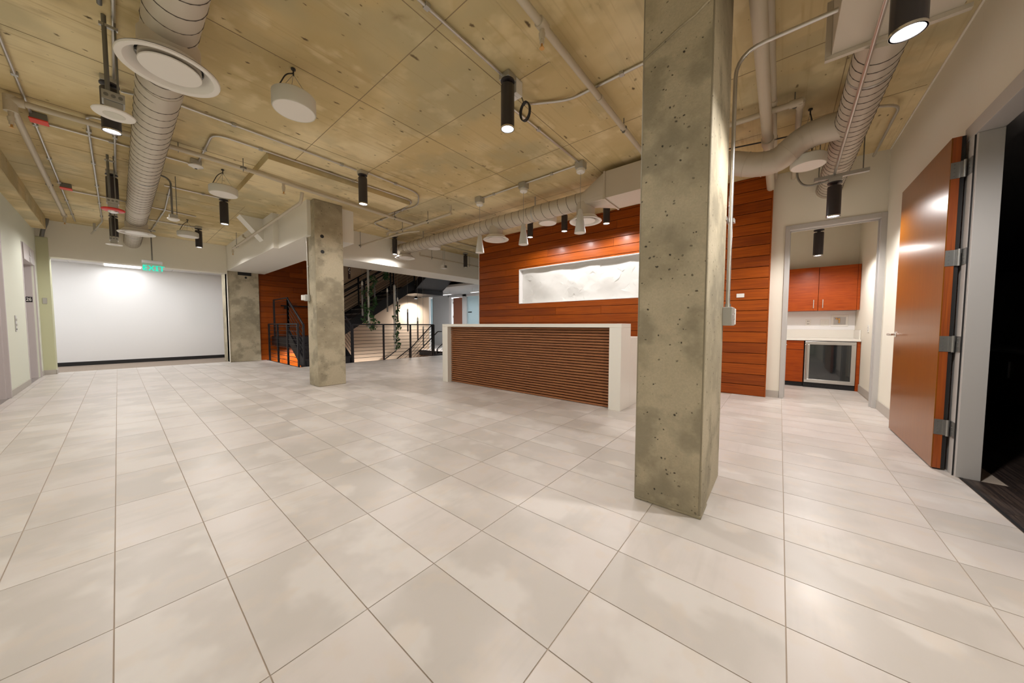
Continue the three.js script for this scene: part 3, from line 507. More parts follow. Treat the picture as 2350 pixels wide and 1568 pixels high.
// hanging tubes and vines in the stair opening
const TZP = -10.15;
function hangTube(px0, py0, py1, r, mat, cap, label, zz = TZP) {
  const a = onZ(px0, py0, zz), b = onZ(px0, py1, zz), o = thing('hanging_tube', label, 'ornament', 'hanging tubes in the stair opening');
  part('tube', cyl([a.x, b.y, zz], [a.x, a.y, zz], r, 18), mat, o); part('cap', [cyl([a.x, a.y, zz], [a.x, a.y + 0.11, zz], r * 1.02, 18), cyl([a.x, a.y + 0.11, zz], [a.x, a.y + 0.14, zz], r * 0.5, 12)], cap, o);
  part('cable', cyl([a.x, a.y + 0.1, zz], [a.x, 6.2, zz], 0.004, 5), M.cable, o); settle(o); return [a, b];
}
const tubes = [[844, 606, 753, 0.036, 1, 'long pale metal tube wound with ivy beside the stair flight'], [831, 655, 725, 0.03, 2, 'short smoky glass tube behind the ivy-wound pale tube'], [859, 644, 691, 0.026, 2, 'short smoky glass tube hung highest near the stair guard'], [888.6, 671, 716, 0.026, 2, 'smoky glass tube hanging in front of the sloping black stringer'], [905, 663, 804.5, 0.042, 1, 'longest pale metal tube with ivy, crossing the guard rail'], [912.2, 692, 737, 0.026, 3, 'dark red glass tube close beside the longest pale tube'], [935.5, 717, 761, 0.026, 3, 'dark red glass tube hanging alone before the beige wall'], [958.5, 737, 781, 0.026, 3, 'dark red glass tube hanging lower, before the descending rails'], [971.4, 757, 799, 0.026, 2, 'lowest smoky glass tube among the descending rails']];
M.tubeSmoke = phy({ color: lin(0.16, 0.15, 0.15), roughness: 0.12, metalness: 0.3, clearcoat: 1 });
const tubeAt = tubes.map(([px, p0, p1, r, k, l]) => hangTube(px, p0, p1, r, k === 1 ? M.tubeWhite : k === 2 ? M.tubeSmoke : M.tubeDark, k === 1 ? M.tubeWhite : M.chrome, l));
{ const a = onZ(801, 614, TZP - 0.2), o = thing('hanging_tube', 'small dark tube with sparkling beads at the edge of the column', 'ornament', 'hanging tubes in the stair opening'); part('tube', cyl([a.x, a.y - 0.35, TZP - 0.2], [a.x, a.y + 0.1, TZP - 0.2], 0.035, 14), M.tubeDark, o); part('cable', cyl([a.x, a.y, TZP - 0.2], [a.x, 6.2, TZP - 0.2], 0.004, 5), M.cable, o); for (let k = 0; k < 5; k++) part('bead', cyl([a.x + rr(-0.04, 0.04), a.y - 0.05 * k, TZP - 0.16], [a.x + rr(-0.04, 0.04), a.y - 0.05 * k + 0.03, TZP - 0.15], 0.012, 8), M.chrome, o); settle(o); }
function leafGeo() { const sh = new THREE.Shape(); sh.moveTo(0, 0); sh.quadraticCurveTo(0.03, 0.0, 0.034, 0.025); sh.lineTo(0.018, 0.034); sh.lineTo(0, 0.066); sh.lineTo(-0.018, 0.034); sh.lineTo(-0.034, 0.025); sh.quadraticCurveTo(-0.03, 0, 0, 0); const g = plain(new THREE.ShapeGeometry(sh, 3)); const p = g.attributes.position; for (let i = 0; i < p.count; i++) p.setZ(i, -2.5 * p.getX(i) ** 2 * 6); g.computeVertexNormals(); return g; }
const leaf = leafGeo();
function vine(x, y0, y1, z, side, count, label) {
  const o = thing('ivy_vine', label, 'plant', 'ivy hanging on the tubes'), stems = [], leaves = [], pts = [];
  for (let k = 0; k <= 24; k++) { const t = k / 24; pts.push(V3(x + side * (0.07 + 0.05 * Math.sin(t * 17)), y0 + (y1 - y0) * t, z + 0.05 * Math.cos(t * 14))); }
  part('stem', sweep(pts, 0.006, 5), M.vineStem, o);
  for (let k = 0; k < count; k++) { const t = rnd(), c = pts[Math.floor(t * 24)], g = leaf.clone(), s = rr(0.75, 1.5), cl = 0.5 + 0.5 * Math.sin(t * 19 + side) ** 2; g.scale(s, s, s); g.rotateX(rr(1.7, 3.4)); g.rotateZ(rr(-0.7, 0.7)); g.rotateY(rr(-1.6, 1.6)); g.translate(c.x + rr(-0.09, 0.11) * cl, c.y + rr(-0.04, 0.04), c.z + rr(-0.06, 0.08)); leaves.push(g); }
  const l = part('leaves', leaves, M.leaf, o); l.userData.kind = 'stuff'; settle(o);
}
vine(tubeAt[0][0].x, 2.62, 0.92, TZP + 0.04, 1.3, 210, 'dense green ivy trailing down the pale tube before the stair'); vine(tubeAt[0][0].x, 2.2, 1.05, TZP, -1.6, 90, 'thin ivy strand on the stair side of the pale tube');
vine(tubeAt[4][0].x, 1.75, 0.24, TZP + 0.03, 0.6, 170, 'ivy trailing down the longest tube through the guard rail'); vine(tubeAt[3][0].x, 3.0, 2.62, TZP, -0.8, 70, 'tuft of ivy hanging just under the soffit edge');

// offices seen past the desk
const wallO = struct('wall_office', 'pale office partition beyond the stair', 'wall');
part('plaster', [bx(11.5, 0, -15.35, 11.7, 2.75, -13.95), bx(11.5, 0, -12.8, 11.7, 2.75, -12.56), bx(11.5, 2.6, -13.95, 11.7, 2.75, -6.0), bx(11.5, 0, -16.4, 11.7, 2.75, -15.75), bx(8.98, 0, -16.5, 11.7, 2.8, -16.3), bx(8.98, 0, -16.4, 9.1, 2.8, -12.3), bx(6.4, 0, -6.1, 11.7, C, -5.9), bx(11.5, 2.74, -9, 11.7, C, -6)], M.wallWhite, wallO);
const winO = struct('window_1', 'blue-tinted glass strip in the office partition', 'window'); part('pane', bx(11.55, 0.1, -15.75, 11.57, 2.6, -15.35), M.frosted, winO); part('frame', [bx(11.49, 0, -15.77, 11.6, 2.65, -15.74), bx(11.49, 0, -15.36, 11.6, 2.65, -15.33)], M.frame, winO);
const dO = struct('door_5', 'reddish-brown office door standing ajar', 'door'); part('frame', [bx(11.47, 0, -13.98, 11.6, 2.68, -13.88, 0.004), bx(11.47, 0, -12.83, 11.6, 2.68, -12.76, 0.004), bx(11.47, 2.6, -13.98, 11.6, 2.68, -12.76, 0.004)], M.wallWhite, dO);
part('leaf', bx(11.62, 0.02, -13.7, 11.67, 2.56, -12.85, 0.004), M.terracotta, dO); part('hinge', [bx(11.6, 2.25, -13.72, 11.63, 2.35, -13.69), bx(11.6, 1.5, -13.72, 11.63, 1.6, -13.69), bx(11.6, 0.3, -13.72, 11.63, 0.4, -13.69)], M.steel, dO);
const wO2 = struct('window_2', 'frosted glass office front with dark name plate', 'window'); part('pane', bx(11.53, 0.1, -12.5, 11.55, 2.58, -6.4), M.frosted, wO2); part('frame', [bx(11.47, 0, -12.57, 11.6, 2.62, -12.5, 0.004), bx(11.47, 2.57, -12.57, 11.6, 2.62, -6.2, 0.004), bx(11.47, 0, -12.5, 11.6, 0.1, -6.2)], M.wallWhite, wO2); part('name_plate', bx(11.515, 1.74, -12.43, 11.53, 1.79, -12.17), M.black, wO2, 'small black name plate');
const roomO = struct('wall_office_room', 'lit office room behind the partition', 'room'); part('plaster', [bx(14, 0, -16.5, 14.2, 2.9, -6), bx(11.7, 0, -16.5, 14, 2.9, -16.3), bx(11.7, 0, -6.2, 14, 2.9, -6), bx(11.7, 2.75, -16.5, 14.2, 2.9, -6), bx(11.5, -0.2, -16.5, 14.2, -0.01, -6)], M.wallWhite, roomO);
for (const [x, z, w, l] of [[9.75, -12.25, 0.08, 'linear pendant light over the corridor beside the stair'], [9.75, -9.75, 0.08, 'linear pendant light over the corridor nearer the timber wall'], [12.8, -10.5, 0.3, 'ceiling light panel inside the frosted office'], [12.8, -15.2, 0.3, 'ceiling light panel behind the blue glass strip']]) {
  const o = thing('linear_light', l, 'light'), y = w > 0.1 ? 2.72 : 2.5; part('housing', bx(x - w / 2 - 0.02, y, z - 0.6, x + w / 2 + 0.02, y + 0.03, z + 0.6, 0.004), M.whitePlastic, o); part('lens', bx(x - w / 2, y - 0.006, z - 0.58, x + w / 2, y, z + 0.58), M.glowPanel, o); if (w < 0.1) for (const d of [-0.5, 0.5]) part('cable', cyl([x, y + 0.02, z + d], [x, 2.71, z + d], 0.004, 5), M.cable, o);
  settle(o); const a = new THREE.RectAreaLight(COOL, w > 0.1 ? LIGHT.office : LIGHT.office * 2.2, w, 1.16); a.position.set(x, y - 0.012, z); a.rotation.x = -Math.PI / 2; scene.add(a);
}
// ---------- reception desk ----------
console.log('furniture');
{
  const o = thing('reception_desk', 'white reception desk with a front of thin dark timber slats', 'desk'), x = 3.96, za = -5.0, zb = -1.512, t = 0.155, H1 = 1.1;
  part('end_panel', bx(x, 0, za, x + 0.33, H1 - 0.05, za + t, 0.003), M.solid, o); part('end_panel', bx(x, 0, zb - t, x + 0.33, H1 - 0.05, zb, 0.003), M.solid, o);
  part('transaction_top', bx(x, H1 - 0.05, za, x + 0.33, H1, zb, 0.003), M.solid, o);
  part('front_board', bx(x + 0.13, 0.0, za + t, x + 0.16, H1 - 0.05, zb - t), M.slat, o);
  const n = 27, h = (H1 - 0.05) / n;
  for (let k = 0; k < n; k++) { const y = k * h; part(k ? `slat_${String(k).padStart(3, '0')}` : 'slat', uvm(bx(x + 0.085, y + 0.006, za + t + 0.002, x + 0.13, y + h - 0.008, zb - t - 0.002, 0.004), rnd() * 4, rnd() * 4), M.slat, o); }
  part('return_panel', bx(x + 0.33, 0, zb - 0.06, x + 0.95, 0.87, zb, 0.003), M.solid, o); part('return_panel', bx(x + 0.33, 0, za, x + 0.95, 0.87, za + 0.06, 0.003), M.solid, o);
  part('work_surface', bx(x + 0.33, 0.87, za, x + 0.98, 0.915, zb, 0.003), M.solid, o);
  part('modesty_board', bx(x + 0.33, 0, za + 0.06, x + 0.36, 0.87, zb - 0.06), M.solid, o);
  settle(o, [4.4, 0, -3.25]);
}
// ---------- open timber door ----------
{
  const o = thing('timber_door', 'tall glossy orange-brown timber door folded back against the cream wall', 'door'), x0 = 3.868, x1 = 5.1, z0 = 0.912, z1 = 0.957, top = 2.425;
  part('face', uvm(bx(x0, 0.012, z0, x1, top, z0 + 0.006, 0.001), 0, 0, true), M.doorWood, o); part('core', uvm(bx(x0, 0.012, z0 + 0.006, x1, top, z1, 0.001), 0, 0, true), M.doorEdge, o, 'darker timber edge');
  part('bottom_seal', bx(x0 + 0.01, 0.002, z0 + 0.01, x1 - 0.01, 0.013, z1 - 0.01), M.rubber, o); part('edge_seal', bx(x0 + 0.004, 0.01, z1, x0 + 0.03, top, z1 + 0.02), M.rubber, o, 'black seal strip');
  const lv = part('lever', [cyl([5.03, 0.99, z0 - 0.006], [5.03, 0.99, z0], 0.03, 20), cyl([5.03, 0.99, z0 - 0.055], [5.03, 0.99, z0], 0.011, 12), bx(4.9, 0.98, z0 - 0.065, 5.04, 1.0, z0 - 0.045, 0.006)], M.chrome, o, 'satin steel lever handle');
  part('lever', [cyl([5.03, 0.99, z1], [5.03, 0.99, z1 + 0.045], 0.011, 12), bx(5.02, 0.98, z1 + 0.035, 5.17, 1.0, z1 + 0.05, 0.005)], M.chrome, o); part('latch_plate', bx(5.0985, 0.93, z0 + 0.012, 5.102, 1.05, z1 - 0.012), M.steel, o);
  for (const y of [2.19, 1.567, 0.944, 0.325]) {
    const h = part('hinge', [bx(x0 - 0.004, y - 0.057, z0 + 0.002, x0 - 0.0005, y + 0.057, z1), cyl([x0 - 0.02, y - 0.06, 0.972], [x0 - 0.02, y + 0.06, 0.972], 0.008, 12), bx(3.785, y - 0.057, 0.984, x0 - 0.012, y + 0.057, 0.9875), bx(x0 - 0.014, y - 0.057, 0.955, x0 - 0.002, y + 0.057, 0.974)], M.hinge, o, 'steel butt hinge');
    const scr = []; for (const dy of [-0.04, -0.014, 0.014, 0.04]) { scr.push(cyl([3.81 + (dy > 0 ? 0.012 : 0), y + dy, 0.982], [3.81 + (dy > 0 ? 0.012 : 0), y + dy, 0.985], 0.004, 8), cyl([x0 - 0.0055, y + dy, z0 + 0.018], [x0 - 0.003, y + dy, z0 + 0.018], 0.004, 8)); }
    const s = new THREE.Mesh(mergeGeometries(scr.map(plain)), M.darkGalv); s.name = 'screws'; s.castShadow = s.receiveShadow = true; h.add(s);
  }
  settle(o, [3.87, 0, 0.93]);
}
// ---------- kitchenette ----------
{
  const xf = 7.7, zr = 1.03;
  const lower = thing('base_cabinet', 'reddish timber base cabinet with drawer left of the wine cooler', 'cabinet');
  part('body', bx(xf + 0.02, 0.08, -0.65, 8.29, 0.82, 0.338), M.cab, lower); const dw = part('drawer', bx(xf, 0.66, -0.2, xf + 0.02, 0.815, 0.333, 0.002), M.cab, lower); part('door', bx(xf, 0.085, -0.2, xf + 0.02, 0.652, 0.333, 0.002), M.cab, lower); part('drawer', bx(xf, 0.66, -0.65, xf + 0.02, 0.815, -0.205, 0.002), M.cab, lower); part('door', bx(xf, 0.085, -0.65, xf + 0.02, 0.652, -0.205, 0.002), M.cab, lower);
  part('handle', bx(xf - 0.03, 0.735, 0.0, xf - 0.018, 0.747, 0.11, 0.002), M.steel, dw); part('plinth', bx(xf + 0.05, 0, -0.65, 8.29, 0.08, 0.338), M.black, lower); settle(lower);
  const fil = thing('filler_panel', 'narrow reddish timber panel between wine cooler and wall', 'panel'); part('panel', bx(xf, 0.0, 0.984, xf + 0.5, 0.82, zr - 0.004, 0.002), M.cab, fil); settle(fil);
  const wc = thing('wine_cooler', 'under-counter wine cooler with steel frame and dark glass door', 'wine cooler');
  part('body', bx(xf + 0.03, 0.09, 0.346, 8.28, 0.81, 0.98), M.black, wc); const fr = part('door_frame', [bx(xf - 0.02, 0.09, 0.352, xf + 0.025, 0.15, 0.978, 0.004), bx(xf - 0.02, 0.755, 0.352, xf + 0.025, 0.81, 0.978, 0.004), bx(xf - 0.02, 0.15, 0.352, xf + 0.025, 0.755, 0.415, 0.004), bx(xf - 0.02, 0.15, 0.922, xf + 0.025, 0.755, 0.978, 0.004)], M.steel, wc, 'brushed steel door frame');
  part('glass', bx(xf - 0.006, 0.148, 0.412, xf + 0.004, 0.758, 0.924), M.darkGlass, fr, 'dark mirror-like glass'); part('handle', [cyl([xf - 0.055, 0.14, 0.378], [xf - 0.055, 0.77, 0.378], 0.011, 12), cyl([xf - 0.055, 0.2, 0.378], [xf - 0.02, 0.2, 0.378], 0.008, 8), cyl([xf - 0.055, 0.71, 0.378], [xf - 0.02, 0.71, 0.378], 0.008, 8)], M.steel, fr);
  part('kick_grille', bx(xf + 0.02, 0.0, 0.346, xf + 0.06, 0.088, 0.98), M.black, wc); for (let k = 0; k < 9; k++) part('grille_slot', bx(xf + 0.015, 0.02, 0.42 + k * 0.055, xf + 0.02, 0.065, 0.455 + k * 0.055), M.blackSteel, wc); settle(wc);
  const ct = thing('countertop', 'white stone countertop with upstand in the kitchenette', 'countertop'); part('slab', bx(xf - 0.025, 0.822, -0.68, 8.3, 0.86, zr - 0.002, 0.003), M.solid, ct); part('upstand', bx(8.28, 0.86, -0.68, 8.3, 1.01, zr - 0.002, 0.002), M.solid, ct); part('side_upstand', bx(7.75, 0.86, zr - 0.02, 8.28, 1.01, zr - 0.003, 0.002), M.solid, ct); settle(ct);
  const xu = 7.97;
  for (const [za, zb, hz, l] of [[-0.1, 0.508, 0.45, 'reddish timber wall cabinet with bar pull at its right edge'], [0.512, 0.988, 0.57, 'reddish timber wall cabinet with bar pull, next to the filler strip']]) { const u = thing('wall_cabinet', l, 'cabinet'); part('body', bx(xu + 0.02, 1.352, za, 8.3, 2.122, zb), M.cab, u); const dr = part('door', bx(xu, 1.352, za + 0.001, xu + 0.02, 2.122, zb - 0.001, 0.002), M.cab, u); const hd = new THREE.Mesh(mergeGeometries([bx(xu - 0.03, 1.395, hz - 0.006, xu - 0.02, 1.545, hz + 0.006, 0.003), bx(xu - 0.022, 1.41, hz - 0.004, xu, 1.418, hz + 0.004), bx(xu - 0.022, 1.522, hz - 0.004, xu, 1.53, hz + 0.004)]), M.chrome); hd.name = 'handle'; hd.castShadow = hd.receiveShadow = true; dr.add(hd); settle(u); }
  const fl2 = thing('filler_panel', 'narrow reddish timber strip between wall cabinet and side wall', 'panel'); part('panel', bx(xu + 0.005, 1.352, 0.99, 8.29, 2.122, zr - 0.004, 0.002), M.cab, fl2); settle(fl2);
  const bs = struct('wall_splashback', 'white plaster between wall cabinets and countertop', 'wall'); part('plaster', bx(8.29, 1.011, -0.68, 8.301, 1.35, zr - 0.01), M.wallWhite, bs);
  const so = thing('wall_socket', 'white twin power socket on the kitchenette splashback', 'socket'); part('plate', bx(8.284, 1.08, 0.37, 8.29, 1.2, 0.445, 0.002), M.whitePlastic, so); for (const y of [1.115, 1.165]) part('outlet', [bx(8.282, y - 0.012, 0.395, 8.285, y + 0.012, 0.4), bx(8.282, y - 0.012, 0.415, 8.285, y + 0.012, 0.42)], M.wire, so); settle(so);
  const sw = thing('wall_switch', 'white twin rocker switch on the kitchenette splashback', 'switch'); part('plate', bx(8.284, 1.08, 0.575, 8.29, 1.2, 0.69, 0.002), M.whitePlastic, sw); for (const z of [0.6, 0.648]) part('rocker', bx(8.28, 1.105, z, 8.285, 1.175, z + 0.034, 0.002), M.whitePlastic, sw); settle(sw);
  const vb = thing('valve_box', 'recessed water valve box with brass tap', 'valve box'); part('rim', [bx(8.282, 1.07, 0.715, 8.29, 1.1, 0.936, 0.002), bx(8.282, 1.24, 0.715, 8.29, 1.277, 0.936, 0.002), bx(8.282, 1.1, 0.715, 8.29, 1.24, 0.748, 0.002), bx(8.282, 1.1, 0.903, 8.29, 1.24, 0.936, 0.002)], M.whitePlastic, vb); part('recess', bx(8.287, 1.1, 0.748, 8.2895, 1.24, 0.903), M.frame, vb); part('tap', [cyl([8.275, 1.13, 0.82], [8.275, 1.215, 0.82], 0.01, 10), cyl([8.275, 1.2, 0.79], [8.275, 1.2, 0.83], 0.009, 10), cyl([8.275, 1.2, 0.785], [8.275, 1.225, 0.785], 0.014, 10)], M.brass, vb); settle(vb);
  const s2 = thing('wall_socket', 'white power socket on the kitchenette side wall', 'socket'); part('plate', bx(7.14, 0.98, 1.022, 7.22, 1.09, 1.03, 0.002), M.whitePlastic, s2); part('outlet', [bx(7.165, 1.0, 1.02, 7.195, 1.02, 1.0225), bx(7.165, 1.045, 1.02, 7.195, 1.065, 1.0225)], M.frame, s2); settle(s2);
}
// ---------- small things on the lift wall ----------
const font = await new FontLoader().loadAsync('fonts/droid/droid_sans_bold.typeface.json');
function words(t, size, depth) { const g = plain(new TextGeometry(t, { font, size, depth, curveSegments: 4 })); g.computeBoundingBox(); const b = g.boundingBox; g.translate(-(b.min.x + b.max.x) / 2, -(b.min.y + b.max.y) / 2, 0); return g; }
{
  const o = thing('floor_sign', 'small black sign with white number 26 on the lift jamb', 'sign');
  // on the far reveal of the lift opening, facing the lobby
  const z = -11.56; part('plate', bx(-1.145, 1.525, z, -1.066, 1.63, z + 0.008, 0.002), M.black, o); const g = words('26', 0.05, 0.002); g.scale(0.8, 1.25, 1); g.translate(-1.106, 1.578, z + 0.008); part('numerals', g, M.whitePlastic, o); settle(o);
  const p = thing('call_panel', 'slim steel lift call panel between the two lift doorways', 'call panel'); part('plate', bx(XL, 0.96, -9.49, XL + 0.008, 1.22, -9.39, 0.003), M.steel, p); for (const y of [1.15, 1.07]) part('button', cyl([XL + 0.006, y, -9.44], [XL + 0.018, y, -9.44], 0.018, 16), M.chrome, p); part('key_switch', cyl([XL + 0.006, 1.0, -9.44], [XL + 0.014, 1.0, -9.44], 0.012, 12), M.darkGalv, p); settle(p);
  const q = thing('lift_indicator', 'pair of grey lift direction lanterns above the lift doorway', 'indicator'); for (const y of [2.44, 2.31]) part('lantern', bx(XL + 0.018, y - 0.05, -11.2, XL + 0.03, y + 0.05, -11.08, 0.004), M.frame, q); settle(q);
}
{ // exit sign on its stem
  const z = -11.5, o = thing('exit_sign', 'green edge-lit exit sign on a stem before the cream bulkhead', 'sign');
  part('stem', cyl([0.575, 2.6, z], [0.575, C, z], 0.012, 10), M.darkGalv, o); part('canopy', bx(0.5, C - 0.03, z - 0.05, 0.65, C, z + 0.05, 0.004), M.galv, o); part('housing', bx(0.405, 2.52, z - 0.03, 0.738, 2.59, z + 0.03, 0.004), M.galv, o); part('pane', bx(0.415, 2.315, z - 0.004, 0.725, 2.52, z + 0.004, 0.001), M.exitPane, o);
  const g = words('EXIT', 0.125, 0.002); g.translate(0.595, 2.415, z + 0.004); part('lettering', g, M.green, o); const a = words('<', 0.08, 0.002); a.translate(0.443, 2.415, z + 0.004); part('arrow', a, M.green, o); settle(o);
}
// ---------- ceiling services ----------
console.log('services');
const CA = C - 0.003;                                         // fixings stop just under the slab
// spiral ducts
function helix(axis, a, b, cx, cy, r, pitch) {
  const n = Math.ceil(Math.abs(b - a) / pitch * 20), pts = [];
  for (let k = 0; k <= n; k++) { const t = k / n, th = t * Math.abs(b - a) / pitch * 2 * Math.PI, u = a + (b - a) * t; pts.push(axis === 'z' ? V3(cx + r * Math.cos(th), cy + r * Math.sin(th), u) : V3(u, cy + r * Math.sin(th), cx + r * Math.cos(th))); }
  return sweep(pts, 0.0042, 4, false);
}
function diffuser(o, x, y, z, R, neckTop, nr) {               // round plaque diffuser, y is the level of its rim
  part('neck', cyl([x, y + 0.03, z], [x, neckTop, z], nr, 32), M.duct, o);
  const ring = part('diffuser_ring', lathe([[R, 0.002], [R * 0.985, -0.007], [R * 0.955, -0.009], [R * 0.86, -0.004], [R * 0.8, 0.012], [R * 0.72, 0.04], [R * 0.66, 0.052], [R * 0.64, 0.07], [R * 0.68, 0.072], [R * 0.8, 0.04], [R * 0.88, 0.012], [R, 0.006]], [x, y, z], 56), M.diffuser, o, 'white flared diffuser ring');
  part('diffuser_throat', cyl([x, y + 0.06, z], [x, y + 0.075, z], R * 0.65, 32), M.black, ring); part('diffuser_plaque', lathe([[0, 0.012], [R * 0.6, 0.012], [R * 0.61, 0.006], [R * 0.6, 0.001], [0, -0.001]], [x, y, z], 48), M.diffuser, ring, 'white round centre plaque');
  part('diffuser_bracket', [bx(x - R * 0.64, y + 0.04, z - 0.01, x + R * 0.64, y + 0.058, z + 0.01)], M.darkGalv, ring);
}
{
  const o = thing('spiral_duct', 'long spiral duct running down the lobby with two round diffusers', 'duct'), x = 0.297, y = 3.06, r = 0.136;
  part('tube', [cyl([x, y, -12.16], [x, y, -8.95], r, 48), cyl([x, y, -8.95], [x, y, 0.6], r, 48)], M.duct, o); part('spiral_seam', helix('z', -12.12, 0.55, x, y, r, 0.155), M.ductSeamShade, o, 'spiral seam, dark partly for its shade');
  part('coupling', cyl([x, y, -4.1], [x, y, -3.98], r + 0.004, 48), M.duct, o); part('coupling', cyl([x, y, -8.6], [x, y, -8.35], r + 0.004, 48), M.duct, o);
  diffuser(o, x, 2.815, -3.29, 0.255, y - 0.05, 0.155); diffuser(o, x, 2.815, -9.52, 0.25, y - 0.05, 0.15);
  for (const z of [-10.8, -6.6, -1.9]) part('strap', [cyl([x, y, z - 0.012], [x, y, z + 0.012], r + 0.003, 40), cyl([x, y + r, z], [x, CA, z], 0.006, 6)], M.galv, o); part('end_cap', cyl([x, y, -12.17], [x, y, -12.15], r, 40), M.duct, o); settle(o, [x, 2.8, -6]);
}
{
  const o = thing('spiral_duct', 'spiral duct above the reception desk with three round diffusers and boxed end', 'duct'), x = 4.69, y = 3.015, r = 0.13;
  part('tube', cyl([x, y, -7.9], [x, y, -2.38], r, 48), M.duct, o); part('spiral_seam', helix('z', -7.86, -2.42, x, y, r, 0.16), M.ductSeamShade, o, 'spiral seam, dark partly for its shade'); part('end_cap', cyl([x, y, -7.91], [x, y, -7.88], r + 0.003, 40), M.duct, o);
  diffuser(o, x, 2.775, -7.37, 0.24, y - 0.05, 0.13); diffuser(o, x, 2.725, -4.27, 0.245, y - 0.05, 0.13); diffuser(o, x, 2.695, -2.39, 0.245, y - 0.05, 0.14);
  // round to rectangular transition
  const ring = (z, f) => { const out = []; for (let k = 0; k < 40; k++) { const a = k / 40 * 2 * Math.PI, c = Math.cos(a), s = Math.sin(a), m = Math.max(Math.abs(c) / 0.26, Math.abs(s) / 0.185), rx = c / m, ry = s / m; out.push([x + (1 - f) * c * r + f * rx, y + (1 - f) * s * r + f * (ry + 0.04), z]); } return out; };
  const A = ring(-2.4, 0), B = ring(-1.97, 1), pos = []; for (let k = 0; k < 40; k++) { const l = (k + 1) % 40; pos.push(...A[k], ...A[l], ...B[k], ...A[l], ...B[l], ...B[k]); } let g = new THREE.BufferGeometry(); g.setAttribute('position', new THREE.Float32BufferAttribute(pos, 3)); g = toCreasedNormals(g, 0.5); uvm(g); part('transition', g, M.duct, o);
  part('box_run', bx(x - 0.26, y - 0.145, -1.97, x + 0.26, y + 0.225, -0.85, 0.004), M.duct, o, 'rectangular sheet metal run'); part('joint_flange', [bx(x - 0.275, y - 0.16, -1.985, x + 0.275, y - 0.146, -1.96), bx(x - 0.275, y - 0.145, -1.985, x - 0.261, y + 0.225, -1.96)], M.duct, o);
  for (const z of [-6.6, -3.35]) part('strap', [cyl([x, y, z - 0.012], [x, y, z + 0.012], r + 0.003, 40), cyl([x, y + r, z], [x, CA, z], 0.012, 6)], M.galv, o); settle(o, [x, 2.7, -5]);
}
{
  const o = thing('spiral_duct', 'spiral duct over the kitchenette doorway joined by a bent side duct', 'duct'), z = 0.46, y = 2.965, r = 0.127;
  part('tube', cyl([3.12, y, z], [6.3, y, z], r, 48), M.duct, o); part('spiral_seam', helix('x', 3.25, 6.26, z, y, r, 0.1), M.ductSeamShade, o, 'spiral seam, dark partly for its shade');
  part('box_run', bx(0.9, y - 0.14, z - 0.26, 3.02, y + 0.2, z + 0.26, 0.004), M.duct, o, 'rectangular sheet metal run'); part('joint_flange', [bx(3.0, y - 0.165, z - 0.29, 3.03, y - 0.141, z + 0.29), bx(3.0, y - 0.14, z - 0.29, 3.03, y + 0.2, z - 0.261)], M.duct, o); part('collar', cyl([3.02, y, z], [3.14, y, z], 0.2, 40, r + 0.004), M.duct, o);
  const path = [[4.5, 2.96, -0.8], [4.5, 2.94, -0.55], [4.5, 2.83, -0.25], [4.5, 2.83, -0.08], [4.48, 2.95, 0.1], [4.46, 2.985, 0.22], [4.44, 2.98, 0.46]].map((p) => V3(...p)), cur = new THREE.CatmullRomCurve3(path).getPoints(40); part('side_duct', sweep(cur, 0.122, 32), M.duct, o, 'bent side duct');
  const el = []; for (const k of [6, 11, 15, 19, 23, 27, 31]) { const T = cur[k + 1].clone().sub(cur[k]).normalize(); el.push(cyl(cur[k].clone().addScaledVector(T, -0.004), cur[k].clone().addScaledVector(T, 0.004), 0.1262, 32)); } for (const g of el) part('elbow_joint', g, M.duct, o);
  part('plenum', bx(4.36, 2.84, -0.86, 4.95, 3.24, -0.76, 0.004), M.duct, o); for (const x of [3.6, 5.7]) part('strap', [cyl([x - 0.01, y, z], [x + 0.01, y, z], r + 0.003, 40), cyl([x, y + r, z], [x, CA, z], 0.006, 6)], M.galv, o); part('wall_seal', cyl([6.25, y, z], [6.285, y, z], r + 0.012, 32), M.duct, o); settle(o, [4.5, 2.8, 0.3]);
}
// black cylinder downlights
function downlight(x, z, top, drop, label, on = true, group, dark) {
  const o = thing('cylinder_downlight', label, 'downlight', group), yb = -drop; o.position.set(x, top, z);
  part('junction_box', [bx(-0.055, -0.05, -0.055, 0.055, 0, 0.055, 0.004)], M.galv, o, 'galvanised box'); part('canopy', [lathe([[0, -0.05], [0.062, -0.05], [0.062, -0.062], [0.02, -0.07], [0, -0.07]], [0, 0, 0], 28)], M.blackLamp, o); part('knuckle', [bx(-0.012, -0.1, -0.02, 0.012, -0.065, 0.02)], M.blackLamp, o);
  const body = part('body', lathe([[0, -0.09], [0.056, -0.092], [0.06, -0.098], [0.06, yb], [0.054, yb], [0.054, yb + 0.025], [0, yb + 0.026]], [0, 0, 0], 36), M.blackLamp, o, 'matt black cylinder');
  part('lens', cyl([0, yb + 0.012, 0], [0, yb + 0.018, 0], 0.0535, 28), on ? M.lampFace : M.diffuser, body, on ? 'glowing lens' : 'unlit lens'); part('trim_ring', lathe([[0.052, yb + 0.012], [0.055, yb], [0.061, yb], [0.061, yb + 0.012]], [0, 0, 0], 32), M.chrome, body);
  if (on) spot(x, top + yb - 0.008, z, dark || LIGHT.down, WARM); return o;
}
